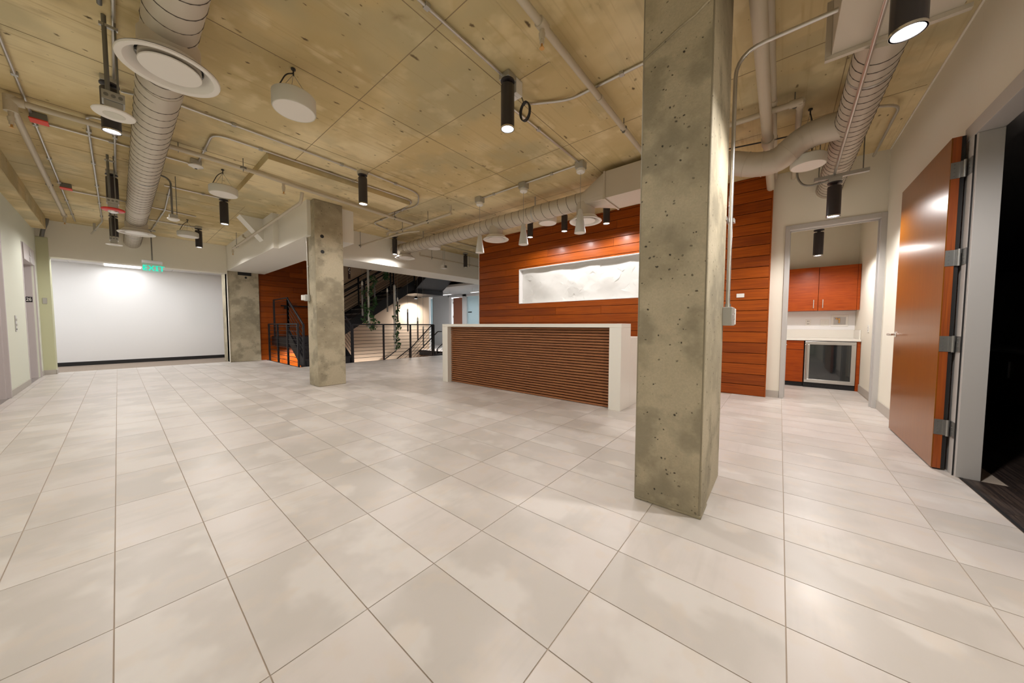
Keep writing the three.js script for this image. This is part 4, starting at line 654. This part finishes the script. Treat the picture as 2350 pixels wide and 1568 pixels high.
const LAMPS = [[2.297, -1.95, 'black cylinder downlight with a white driver box and coiled cable beside it'], [2.344, -4.752, 'black cylinder downlight just before the farther drop panel edge'], [1.257, -7.572, 'black cylinder downlight hanging behind a white drum, beside the soffit fin'], [1.246, -10.271, 'black cylinder downlight farthest down the lobby, beside a white drum'], [0.022, -7.582, 'black cylinder downlight behind the red strobe'], [0.022, -10.421, 'black cylinder downlight above the farthest speaker plate'], [0.031, -4.779, 'black cylinder downlight behind the nearest speaker plate'], [0.03, -1.95, 'black cylinder downlight overhead of the near lobby floor']];
for (const [x, z, l] of LAMPS) downlight(x, z, CA, 0.47, l);
downlight(4.45, -7.45, CA, 0.47, 'black cylinder downlight half hidden by the end of the desk duct');
for (const [x, z, l] of [[5.528, -4.071, 'black cylinder downlight washing the timber wall, above the left part of the niche'], [5.6, -3.3, 'black cylinder downlight washing the timber wall, above the niche middle'], [5.66, -2.47, 'black cylinder downlight washing the timber wall, beside the duct box'], [5.7, -1.65, 'black cylinder downlight washing the timber wall, hidden behind the column']]) downlight(x, z, CA, 0.4, l, true, null, LIGHT.wall);
downlight(6.87, -7.524, CA, 0.45, 'unlit black cylinder downlight past the timber wall end', false);
downlight(2.36, 0.41, 2.86, 0.44, 'large black cylinder downlight hung under the box duct by the doorway', true, null, LIGHT.down * 1.7); downlight(5.2, 0.424, 2.74, 0.43, 'black cylinder downlight hung on a strut before the kitchenette doorway', true, null, LIGHT.down * 1.25); downlight(7.0, 0.42, 2.62, 0.45, 'black cylinder downlight inside the kitchenette');
{ const o = thing('driver_box', 'white lamp driver box with a coil of black cable on the ceiling', 'box'); part('case', bx(2.36, CA - 0.13, -2.03, 2.45, CA, -1.9, 0.004), M.whitePlastic, o); part('label', bx(2.37, CA - 0.133, -2.0, 2.43, CA - 0.13, -1.94), M.act, o); const coil = []; for (let k = 0; k <= 90; k++) { const a = k / 90 * 2 * Math.PI * 4; coil.push(V3(2.53 + 0.012 * Math.cos(a * 0.7), 3.1 + 0.085 * Math.sin(a), -1.93 + 0.055 * Math.cos(a))); } part('cable_coil', sweep(coil, 0.006, 6), M.wire, o); part('wire', [pipe([[2.45, CA - 0.06, -1.95], [2.56, CA - 0.02, -2.0], [2.55, 3.17, -1.95]], 0.004, 0.05, 6)], M.wire, o); settle(o); }
// strut that carries the doorway lamp
{ const o = thing('lamp_strut', 'steel strut on two rods carrying the doorway downlight', 'strut'); part('channel', bx(5.18, 2.74, 0.25, 5.22, 2.78, 0.69, 0.003), M.galv, o); for (const z of [0.29, 0.64]) part('rod', cyl([5.2, 2.74, z], [5.2, CA, z], 0.005, 6), M.darkGalv, o); settle(o); const k = thing('lamp_strut', 'short steel strut carrying the kitchenette downlight', 'strut'); part('channel', bx(6.98, 2.62, 0.22, 7.02, 2.65, 0.66, 0.003), M.darkGalv, k); for (const z of [0.26, 0.62]) part('rod', cyl([7, 2.64, z], [7, CA, z], 0.005, 6), M.darkGalv, k); settle(k); }
// cone pendants over the desk
const cones = [[4.11, -2.175, 'grey cone pendant over the desk, hanging before a large diffuser'], [4.13, -3.175, 'grey cone pendant over the middle of the desk'], [4.1, -4.117, 'grey cone pendant over the end of the desk towards the stair']];
for (const [x, z, l] of cones) { const o = thing('cone_pendant', l, 'pendant lamp', 'cone pendants over the desk'); o.position.set(x, CA, z); part('junction_box', bx(-0.06, -0.09, -0.06, 0.06, 0, 0.06, 0.004), M.galv, o); part('canopy', lathe([[0, -0.09], [0.055, -0.09], [0.06, -0.1], [0.06, -0.13], [0.05, -0.142], [0, -0.145]], [0, 0, 0], 32), M.whitePlastic, o); part('cord', cyl([0, -0.64, 0], [0, -0.14, 0], 0.003, 6), M.cable, o); const sh = part('shade', lathe([[0.001, -0.63], [0.026, -0.632], [0.03, -0.645], [0.078, -0.955], [0.074, -0.955], [0.026, -0.65]], [0, 0, 0], 40), M.coneShade, o, 'satin grey cone'); part('diffuser', lathe([[0, -0.945], [0.0745, -0.945], [0.0745, -0.951], [0, -0.956]], [0, 0, 0], 32), M.drumFace, sh); }
// white drums (pendant speakers)
function drum(x, z, yt, yb, r, label, top = CA) {
  const o = thing('drum_speaker', label, 'drum speaker', 'white hanging drums'); o.position.set(x, yb, z); const h = yt - yb;
  const shell = part('shell', lathe([[0, h], [r - 0.015, h], [r, h - 0.012], [r, 0.012], [r - 0.006, 0], [r - 0.012, 0], [r - 0.012, 0.006]], [0, 0, 0], 56), M.drum, o, 'off-white drum side'); part('face', cyl([0, 0.001, 0], [0, 0.008, 0], r - 0.011, 48), M.drumFace, shell, 'flat white underside'); const t = top - yb;
  part('hook', [cyl([0, t - 0.06, 0], [0, t, 0], 0.006, 6), cyl([0, t - 0.012, 0], [0, t, 0], 0.018, 10)], M.wire, o); const w = []; for (let k = 0; k < 3; k++) { const a = k * 2.094 + 0.5; w.push(cyl([0, t - 0.05, 0], [Math.cos(a) * r * 0.7, h, Math.sin(a) * r * 0.7], 0.002, 5)); } part('cables', w, M.cable, o); part('lead', pipe([[0, t - 0.04, 0], [-r * 0.4, (t + h) / 2 + 0.02, 0.03], [-r * 0.75, h, 0.02]], 0.005, 0.06, 6), M.wire, o); return o;
}
drum(1.055, -3.348, 3.08, 2.945, 0.165, 'white drum speaker hanging beside the nearest large diffuser'); drum(1.042, -6.26, 3.06, 2.95, 0.163, 'white drum speaker hanging beside the smoke detector and drop panel'); drum(1.022, -9.778, 3.05, 2.95, 0.17, 'white drum speaker hanging near the bulkhead over the white wall');
drum(5.1, -3.36, 3.06, 2.95, 0.165, 'white drum speaker between the desk duct and the timber wall'); drum(5.0, -6.6, 3.06, 2.95, 0.165, 'white drum speaker half hidden behind the desk duct near the stair'); drum(4.62, 0.17, 2.83, 2.73, 0.145, 'white drum speaker under the bent duct by the kitchenette');
// speaker plates and strobes dropped on conduits
function dropPlate(x, z, y, label, kind) {
  const o = thing(kind === 'red' ? 'strobe_light' : 'ceiling_speaker', label, kind === 'red' ? 'strobe' : 'speaker'); o.position.set(x, y, z); const R = 0.108, top = CA - y;
  part('drop_conduit', [cyl([-0.025, 0.14, 0], [-0.025, top, 0], 0.013, 10), cyl([0.025, 0.14, 0], [0.025, top, 0], 0.006, 8)], M.darkGalv, o, 'steel drop rods'); part('clamp', [bx(-0.05, top - 0.08, -0.012, 0.04, top - 0.06, 0.012)], M.galv, o);
  const bo = part('box', [bx(-0.055, 0.075, -0.055, 0.055, 0.14, 0.055, 0.003), bx(-0.045, 0.012, -0.045, 0.045, 0.075, 0.045, 0.003)], M.galv, o, 'galvanised box'); const kk = []; for (const d of [-0.034, 0, 0.034]) kk.push(cyl([d, 0.108, 0.055], [d, 0.108, 0.057], 0.012, 14)); part('knockout', kk, M.darkGalv, bo);
  if (kind === 'red') { const pl = part('plate', lathe([[0, 0.012], [R * 0.94, 0.012], [R, 0.0], [R * 0.9, -0.012], [R * 0.5, -0.018], [0, -0.018]], [0, 0, 0], 40), M.red, o, 'red round plate'); part('lens', lathe([[0.05, -0.014], [0.046, -0.03], [0.028, -0.04], [0, -0.042]], [0, 0, 0], 24), M.chrome, pl, 'clear strobe lens'); }
  else { const pl = part('plate', lathe([[0, 0.01], [R * 0.96, 0.01], [R, 0.003], [R * 0.96, -0.004], [R * 0.55, -0.006], [0, -0.006]], [0, 0, 0], 44), M.diffuser, o, 'white round plate'); part('grille', lathe([[0, -0.008], [R * 0.5, -0.008], [R * 0.52, -0.005]], [0, 0, 0], 32), M.drum, pl, 'perforated grille'); }
}
dropPlate(0.04, -3.84, 2.62, 'round white speaker plate on drop rods beside the nearest large diffuser', 'white'); dropPlate(0.018, -6.9, 2.6, 'red round fire strobe on drop rods', 'red'); dropPlate(0.014, -9.85, 2.6, 'round white speaker plate on drop rods near the end of the lobby duct', 'white');
{ const o = thing('smoke_detector', 'white smoke detector dropped on two rods beside the lobby duct', 'detector'); o.position.set(0.592, 2.64, -7.1); const top = CA - 2.64; part('rod', [pipe([[-0.01, 0.09, 0], [-0.01, top - 0.05, 0], [-0.25, top - 0.02, 0]], 0.012, 0.09, 10)], M.darkGalv, o); part('rod', cyl([0.04, 0.09, 0], [0.04, top, 0], 0.005, 6), M.darkGalv, o); part('box', bx(-0.045, 0.04, -0.045, 0.045, 0.09, 0.045, 0.003), M.galv, o); part('sensor', lathe([[0, 0.04], [0.066, 0.036], [0.068, 0.02], [0.04, 0.0], [0, -0.004]], [0, 0, 0], 32), M.whitePlastic, o);
  const s = thing('smoke_detector', 'flat white smoke detector under a steel box beside the drop panel', 'detector'); s.position.set(0.755, 3.2, -6.2); part('box', bx(-0.055, 0.045, -0.055, 0.055, CA - 3.2, 0.055, 0.003), M.galv, s); part('sensor', lathe([[0, 0.045], [0.075, 0.04], [0.078, 0.026], [0.055, 0.016], [0.03, 0.0], [0, -0.004]], [0, 0, 0], 32), M.whitePlastic, s); part('chamber', cyl([0, -0.006, 0], [0, 0.006, 0], 0.014, 14), M.wire, s);
  const t = thing('wall_speaker', 'small white box sensor on two rods before the long soffit', 'sensor'); t.position.set(6.05, 2.72, -7.55); part('rod', [cyl([-0.02, 0.07, 0], [-0.02, CA - 2.72, 0], 0.006, 6), cyl([0.04, 0.07, 0], [0.04, CA - 2.72, 0], 0.006, 6)], M.galv, t); part('box', bx(0.0, 0.012, -0.05, 0.08, 0.09, 0.05, 0.003), M.darkGalv, t); part('plate', bx(-0.07, 0, -0.07, 0.09, 0.015, 0.07, 0.004), M.whitePlastic, t); part('cover', bx(-0.06, 0.015, -0.04, 0.0, 0.09, 0.04, 0.003), M.whitePlastic, t); }
for (const [px, py, l] of [[90, 283, 'red painted junction box where a cross conduit starts near the lift wall'], [152, 436, 'red painted junction box on the farther cross conduit']]) { const p = onY(px, py, 3.22), o = thing('junction_box', l, 'box'); o.position.set(p.x, 3.23, p.z); part('box', bx(-0.055, 0.01, -0.06, 0.055, CA - 3.23, 0.06, 0.003), M.darkGalv, o); part('cover', bx(-0.06, 0, -0.065, 0.06, 0.012, 0.065, 0.003), M.redPaint, o, 'bright red cover'); }

// conduits and pipes
function clips(o, pts, every = 1.15) { const g = []; for (let k = 0; k < pts.length - 1; k++) { const A = V3(...pts[k]), B = V3(...pts[k + 1]), L = A.distanceTo(B); for (let s = 0.45; s < L - 0.2; s += every) { const c = A.clone().lerp(B, s / L); if (c.y < 3.15) continue; g.push(bx(c.x - 0.02, c.y - 0.014, c.z - 0.02, c.x + 0.02, CA, c.z + 0.02, 0.003)); } } if (g.length) part('clip', g, M.galv, o); }
function conduit(pts, label, r = 0.012, mat = M.conduit, bend = 0.12, clip = true, cat = 'conduit', name = 'conduit') { const o = thing(name, label, cat); part('tube', pipe(pts, r, bend, 10), mat, o); if (clip) clips(o, pts); settle(o); return o; }
const yc = C - 0.02;
conduit([[0.45, yc, -4.745], [2.25, yc, -4.745]], 'thin steel conduit crossing the ceiling from the lobby duct to the drop panel lamp');
conduit([[0.78, yc, -6.15], [0.78, yc, -5.13], [3.45, yc, -5.13], [3.62, yc, -6.1], [3.6, yc, -6.9], [4.4, yc, -7.2]], 'bent steel conduit from the smoke detector round the drop panel', 0.012, M.conduit, 0.16);
conduit([[2.4, yc, -4.7], [3.3, yc, -4.75], [3.62, yc, -5.25], [3.52, yc, -6.0], [3.46, yc, -6.6]], 'steel conduit leaving the drop panel lamp and turning towards the soffit', 0.011, M.conduit, 0.2);
conduit([[1.0, yc, -1.97], [2.25, yc, -1.97]], 'steel conduit feeding the downlight with the coiled cable'); conduit([[2.66, yc, -2.18], [4.06, yc, -2.18]], 'steel conduit running to the first desk pendant'); conduit([[2.86, 3.255, -0.68], [2.86, 3.255, -1.6], [2.86, yc, -1.75], [2.72, yc, -1.98], [2.56, 3.2, -1.95]], 'steel conduit bending from the column to the coiled cable', 0.013, M.conduit, 0.15);
conduit([[4.12, yc, -2.2], [4.12, yc, -4.1]], 'steel conduit linking the three desk pendants');
conduit([[-0.5, yc, 0.9], [-0.5, yc, -11.7]], 'long steel conduit along the ceiling beside the lift wall');
conduit([[-0.42, yc, -6.33], [0.74, yc, -6.33]], 'steel cross conduit from the nearer red box past the lobby duct'); conduit([[-0.42, yc, -9.13], [0.0, yc, -9.13], [1.1, yc, -9.3]], 'steel cross conduit from the farther red box'); conduit([[0.1, yc, -4.9], [0.45, yc, -4.78]], 'short conduit stub between speaker lamp and lobby duct', 0.012, M.conduit, 0.1, false);
conduit([[0.06, yc, 0.5], [0.06, yc, -4.7]], 'steel conduit along the ceiling above the speaker plate'); conduit([[0.0, yc, 0.5], [0.0, yc, -3.7]], 'dark conduit beside the speaker drop rods', 0.014, M.darkGalv);
conduit([[0.06, yc, -5.7], [0.06, yc, -7.5]], 'steel conduit running to the lamp behind the red strobe'); conduit([[0.04, yc, -5.72], [-0.13, yc, -5.74], [-0.13, yc, -11.3], [-0.3, 3.1, -11.9]], 'bent steel conduit beside the strobe ending at the bulkhead', 0.013, M.conduit, 0.12);
conduit([[0.55, yc, -7.62], [1.25, yc, -7.62]], 'short steel conduit feeding the lamp by the soffit fin'); conduit([[0.5, yc, -10.33], [1.2, yc, -10.33]], 'short steel conduit feeding the farthest lamp'); conduit([[0.62, yc, -7.7], [0.66, yc, -9.2], [0.58, yc, -11.45]], 'steel conduit from the cross run to the exit sign stem', 0.012, M.conduit, 0.15); conduit([[0.38, yc - 0.1, -9.2], [0.46, yc, -9.0], [0.46, yc, -5.0]], 'steel conduit hugging the lobby duct', 0.011, M.conduit, 0.1);
// column conduit and box
{ const o = thing('column_conduit', 'steel conduit bending from the ceiling down the side of the nearer column', 'conduit'); part('tube', pipe([[2.7, 2.89, 1.0], [2.7, 2.89, -0.285], [2.7, 1.2, -0.285]], 0.0125, 0.16, 12), M.conduit, o); for (const y of [1.8]) part('strap', [bx(2.64, y - 0.014, -0.306, 2.76, y + 0.014, -0.3, 0.002), bx(2.72, y - 0.014, -0.31, 2.77, y + 0.014, -0.265, 0.003)], M.steel, o); settle(o);
  const b = thing('outlet_box', 'grey steel outlet box with white cover on the side of the nearer column', 'box'); part('case', bx(2.62, 1.075, -0.306, 2.78, 1.2, -0.25, 0.004), M.galv, b); part('cover', bx(2.78, 1.08, -0.312, 2.8, 1.195, -0.244, 0.006), M.whitePlastic, b); part('knockout', [cyl([2.68, 1.14, -0.25], [2.68, 1.14, -0.2485], 0.02, 18), cyl([2.68, 1.14, -0.2485], [2.68, 1.14, -0.2475], 0.012, 16)], M.steel, b); part('screw', [cyl([2.76, 1.16, -0.25], [2.76, 1.16, -0.248], 0.004, 8), cyl([2.76, 1.12, -0.25], [2.76, 1.12, -0.248], 0.004, 8)], M.darkGalv, b); part('connector', cyl([2.7, 1.195, -0.285], [2.7, 1.225, -0.285], 0.018, 12), M.steel, b); settle(b);
  const c = thing('column_conduit', 'steel conduit down the side of the mid-lobby column', 'conduit'); part('tube', pipe([[2.17, 3.2, -6.46], [2.17, 1.6, -6.46]], 0.012, 0.05, 10), M.conduit, c); part('strap', [bx(2.165, 2.1, -6.49, 2.18, 2.125, -6.43)], M.steel, c); settle(c); const d = thing('outlet_box', 'small steel outlet box with white device on the mid-lobby column', 'box'); part('case', bx(2.11, 1.5, -6.5, 2.178, 1.61, -6.4, 0.003), M.galv, d); part('device', bx(2.06, 1.51, -6.49, 2.11, 1.6, -6.42, 0.004), M.whitePlastic, d); settle(d); }
// sprinkler pipes (painted to match the slab)
function sprinkler(o, x, y, z, up = false) { const hd = part('sprinkler_head', [cyl([x, y, z], [x, y - 0.05, z], 0.018, 12), cyl([x, y - 0.05, z], [x, y - 0.09, z], 0.024, 12, 0.02), cyl([x, y - 0.09, z], [x, y - 0.12, z], 0.016, 10)], M.paintPipe, o); part('sprinkler_bulb', [cyl([x, y - 0.12, z], [x, y - 0.145, z], 0.008, 8), cyl([x, y - 0.148, z], [x, y - 0.15, z], 0.018, 14)], M.brass, hd, 'brass head'); }
function hangers(o, list) { for (const [x, y, z] of list) part('hanger', [cyl([x, y, z], [x, CA, z], 0.005, 6), cyl([x - 0.001, y - 0.03, z], [x + 0.001, y - 0.03, z], 0.02, 8), lathe([[0.03, -0.012], [0.034, -0.012], [0.034, 0.012], [0.03, 0.012]], [x, y, z], 16)], M.darkGalv, o); }
{ const o = thing('sprinkler_pipe', 'painted sprinkler pipe crossing above the downlight with the coil, towards the column', 'pipe'); part('tube', pipe([[0.8, 3.2, -1.37], [4.25, 3.2, -1.37]], 0.027, 0.05, 14), M.paintPipe, o); part('coupling', cyl([1.95, 3.2, -1.37], [2.03, 3.2, -1.37], 0.037, 16), M.paintPipe, o); part('coupling', cyl([2.93, 3.2, -1.37], [2.97, 3.2, -1.37], 0.032, 16), M.paintPipe, o); sprinkler(o, 1.99, 3.19, -1.37); hangers(o, [[3.55, 3.2, -1.37]]); settle(o); }
{ const o = thing('sprinkler_pipe', 'long painted sprinkler pipe from the lift wall across to the soffit corner', 'pipe'); part('tube', pipe([[-0.58, 3.23, -5.78], [0.6, 3.23, -5.76], [1.2, 3.175, -5.62], [1.95, 3.165, -5.72], [4.05, 3.16, -5.9]], 0.028, 0.3, 14), M.paintPipe, o); part('elbow', [cyl([-0.58, 3.12, -5.78], [-0.58, 3.27, -5.78], 0.042, 16), cyl([-0.6, 3.23, -5.78], [-0.5, 3.23, -5.78], 0.042, 16)], M.paintPipe, o); sprinkler(o, -0.58, 3.12, -5.78); sprinkler(o, 1.62, 3.15, -5.68); hangers(o, [[0.55, 3.23, -5.76], [1.15, 3.18, -5.63], [3.5, 3.17, -5.85]]); settle(o); }
{ const o = thing('sprinkler_pipe', 'painted sprinkler pipe along the lobby ceiling beside the lift wall', 'pipe'); part('tube', pipe([[-0.58, 3.19, -5.84], [-0.58, 3.19, -10.7]], 0.028, 0.05, 14), M.paintPipe, o); sprinkler(o, -0.58, 3.17, -10.75); part('end_coupling', cyl([-0.58, 3.19, -10.68], [-0.58, 3.19, -10.8], 0.036, 14), M.paintPipe, o); hangers(o, [[-0.58, 3.19, -8.6]]); settle(o); }
{ const o = thing('sprinkler_pipe', 'painted sprinkler pipe sloping along the cream soffit face', 'pipe'); part('tube', pipe([[1.9, 3.14, -5.8], [1.9, 3.0, -5.86], [1.9, 2.985, -10.6]], 0.024, 0.08, 12), M.paintPipe, o); sprinkler(o, 1.9, 2.98, -10.62); part('side_branch', pipe([[1.9, 2.985, -9.2], [1.86, 3.05, -9.35], [1.86, 3.1, -9.35]], 0.018, 0.04, 10), M.paintPipe, o); hangers(o, [[1.9, 2.985, -10.2]]); settle(o); }
{ const o = thing('sprinkler_pipe', 'painted sprinkler branch with tee between column and desk duct', 'pipe'); part('tube', pipe([[3.95, 3.12, -4.7], [3.95, 3.12, -6.6]], 0.024, 0.05, 12), M.paintPipe, o); part('branch', pipe([[4.1, 3.05, -5.9], [3.9, 3.02, -6.1], [3.75, 2.98, -8.1]], 0.02, 0.08, 12), M.paintPipe, o); part('elbow', pipe([[3.95, 3.12, -6.55], [3.85, 3.12, -6.7], [3.85, 3.05, -6.75]], 0.026, 0.05, 10), M.paintPipe, o); hangers(o, [[3.95, 3.12, -5.4], [3.95, 3.12, -6.3], [3.76, 2.98, -8.0 + 0.2]]); sprinkler(o, 3.95, 3.27, -4.72); settle(o); }
{ const o = thing('sprinkler_pipe', 'painted sprinkler pipe along the face of the long soffit', 'pipe'); part('tube', pipe([[5.35, 3.08, -7.7], [5.35, 3.0, -7.7], [8.2, 3.0, -7.7]], 0.02, 0.05, 12), M.paintPipe, o); hangers(o, [[5.75, 3.0, -7.7], [7.2, 3.0, -7.7]]); settle(o); const p = thing('conduit', 'steel conduit on the ceiling behind the desk duct near the soffit'); p.userData.category = 'conduit'; part('tube', pipe([[5.0, yc, -7.2], [8.0, yc, -7.35]], 0.013, 0.05, 8), M.paintPipe, p); part('tube', pipe([[5.2, yc, -6.7], [8.0, yc, -6.75]], 0.016, 0.05, 8), M.paintPipe, p); settle(p); }
{ const o = thing('drain_pipe', 'thick painted pipe running along the ceiling to the timber wall corner', 'pipe'); part('tube', pipe([[0.9, 3.1, -0.17], [6.3, 3.1, -0.17]], 0.046, 0.05, 18), M.paintPipe, o); part('coupling', cyl([4.55, 3.1, -0.17], [4.68, 3.1, -0.17], 0.056, 18), M.paintPipe, o); settle(o); const q = thing('drain_pipe', 'slim painted pipe running close beside the thick pipe', 'pipe'); part('tube', pipe([[1.2, 3.25, -0.115], [6.25, 3.25, -0.115]], 0.02, 0.05, 12), M.paintPipe, q); for (const x of [4.1, 4.9]) part('coupling', cyl([x, 3.25, -0.115], [x + 0.06, 3.25, -0.115], 0.028, 12), M.paintPipe, q); settle(q); }
{ const o = thing('sprinkler_pipe', 'painted sprinkler pipe with elbow beside the doorway spiral duct', 'pipe'); part('tube', pipe([[4.2, 3.2, -0.6], [4.2, 3.2, 0.08], [6.25, 3.2, 0.08]], 0.027, 0.05, 14), M.paintPipe, o); part('elbow', [cyl([4.2, 3.2, 0.0], [4.2, 3.2, 0.1], 0.036, 14), cyl([4.18, 3.2, 0.08], [4.28, 3.2, 0.08], 0.036, 14)], M.paintPipe, o); hangers(o, [[4.2, 3.2, 0.04]]); settle(o); }
conduit([[4.75, 3.22, 0.58], [4.95, 3.24, 0.84], [6.2, 3.24, 0.85]], 'bent dark conduit between the doorway duct and the cream wall', 0.013, M.conduit, 0.12, false); conduit([[2.4, 2.775, 0.37], [5.19, 2.775, 0.415]], 'straight steel conduit slung under the doorway duct', 0.0125, M.conduit, 0.1, false); conduit([[5.17, 2.72, 0.4], [5.2, 2.7, 0.18], [5.3, 2.85, 0.1], [5.35, 3.15, 0.1]], 'flexible cable looping from the doorway lamp strut', 0.011, M.cable, 0.15, false); conduit([[4.9, yc, -0.8], [4.9, 3.22, -0.1], [5.0, 3.24, 0.33]], 'dark cable sagging across the ceiling by the bent duct', 0.008, M.wire, 0.2, false);
// panel light in the hall behind the header
{ const o = thing('panel_light', 'bright recessed ceiling panel light before the white wall', 'light'); part('frame', bx(-0.2, 2.66, -14.05, 0.5, 2.69, -13.35, 0.003), M.whitePlastic, o); part('lens', bx(-0.17, 2.654, -14.02, 0.47, 2.66, -13.38), M.troffer, o); settle(o); const a = new THREE.RectAreaLight(COOL, LIGHT.alcove * 0.5, 0.62, 0.62); a.position.set(0.15, 2.645, -13.7); a.rotation.x = -Math.PI / 2; scene.add(a);
  for (const [x, l] of [[-2.1, 'added unseen fill panel past the lift end of the hall'], [-0.5, 'added unseen fill panel tucked behind the bulkhead, on the lift side'], [1.1, 'added unseen fill panel tucked behind the bulkhead, on the stair side'], [2.6, 'added unseen fill panel behind the concrete pier']]) { const q = thing('panel_light', l, 'light'); part('frame', bx(x - 0.6, 2.66, -12.95, x + 0.6, 2.69, -12.5, 0.003), M.whitePlastic, q); part('lens', bx(x - 0.58, 2.654, -12.93, x + 0.58, 2.66, -12.52), M.troffer, q); settle(q); const b = new THREE.RectAreaLight(COOL, LIGHT.alcove, 1.14, 0.4); b.position.set(x, 2.645, -12.72); b.rotation.x = -Math.PI / 2; scene.add(b); } }  // unseen panels added so the white wall is lit evenly
console.log('done');
renderer.render(scene, camera);
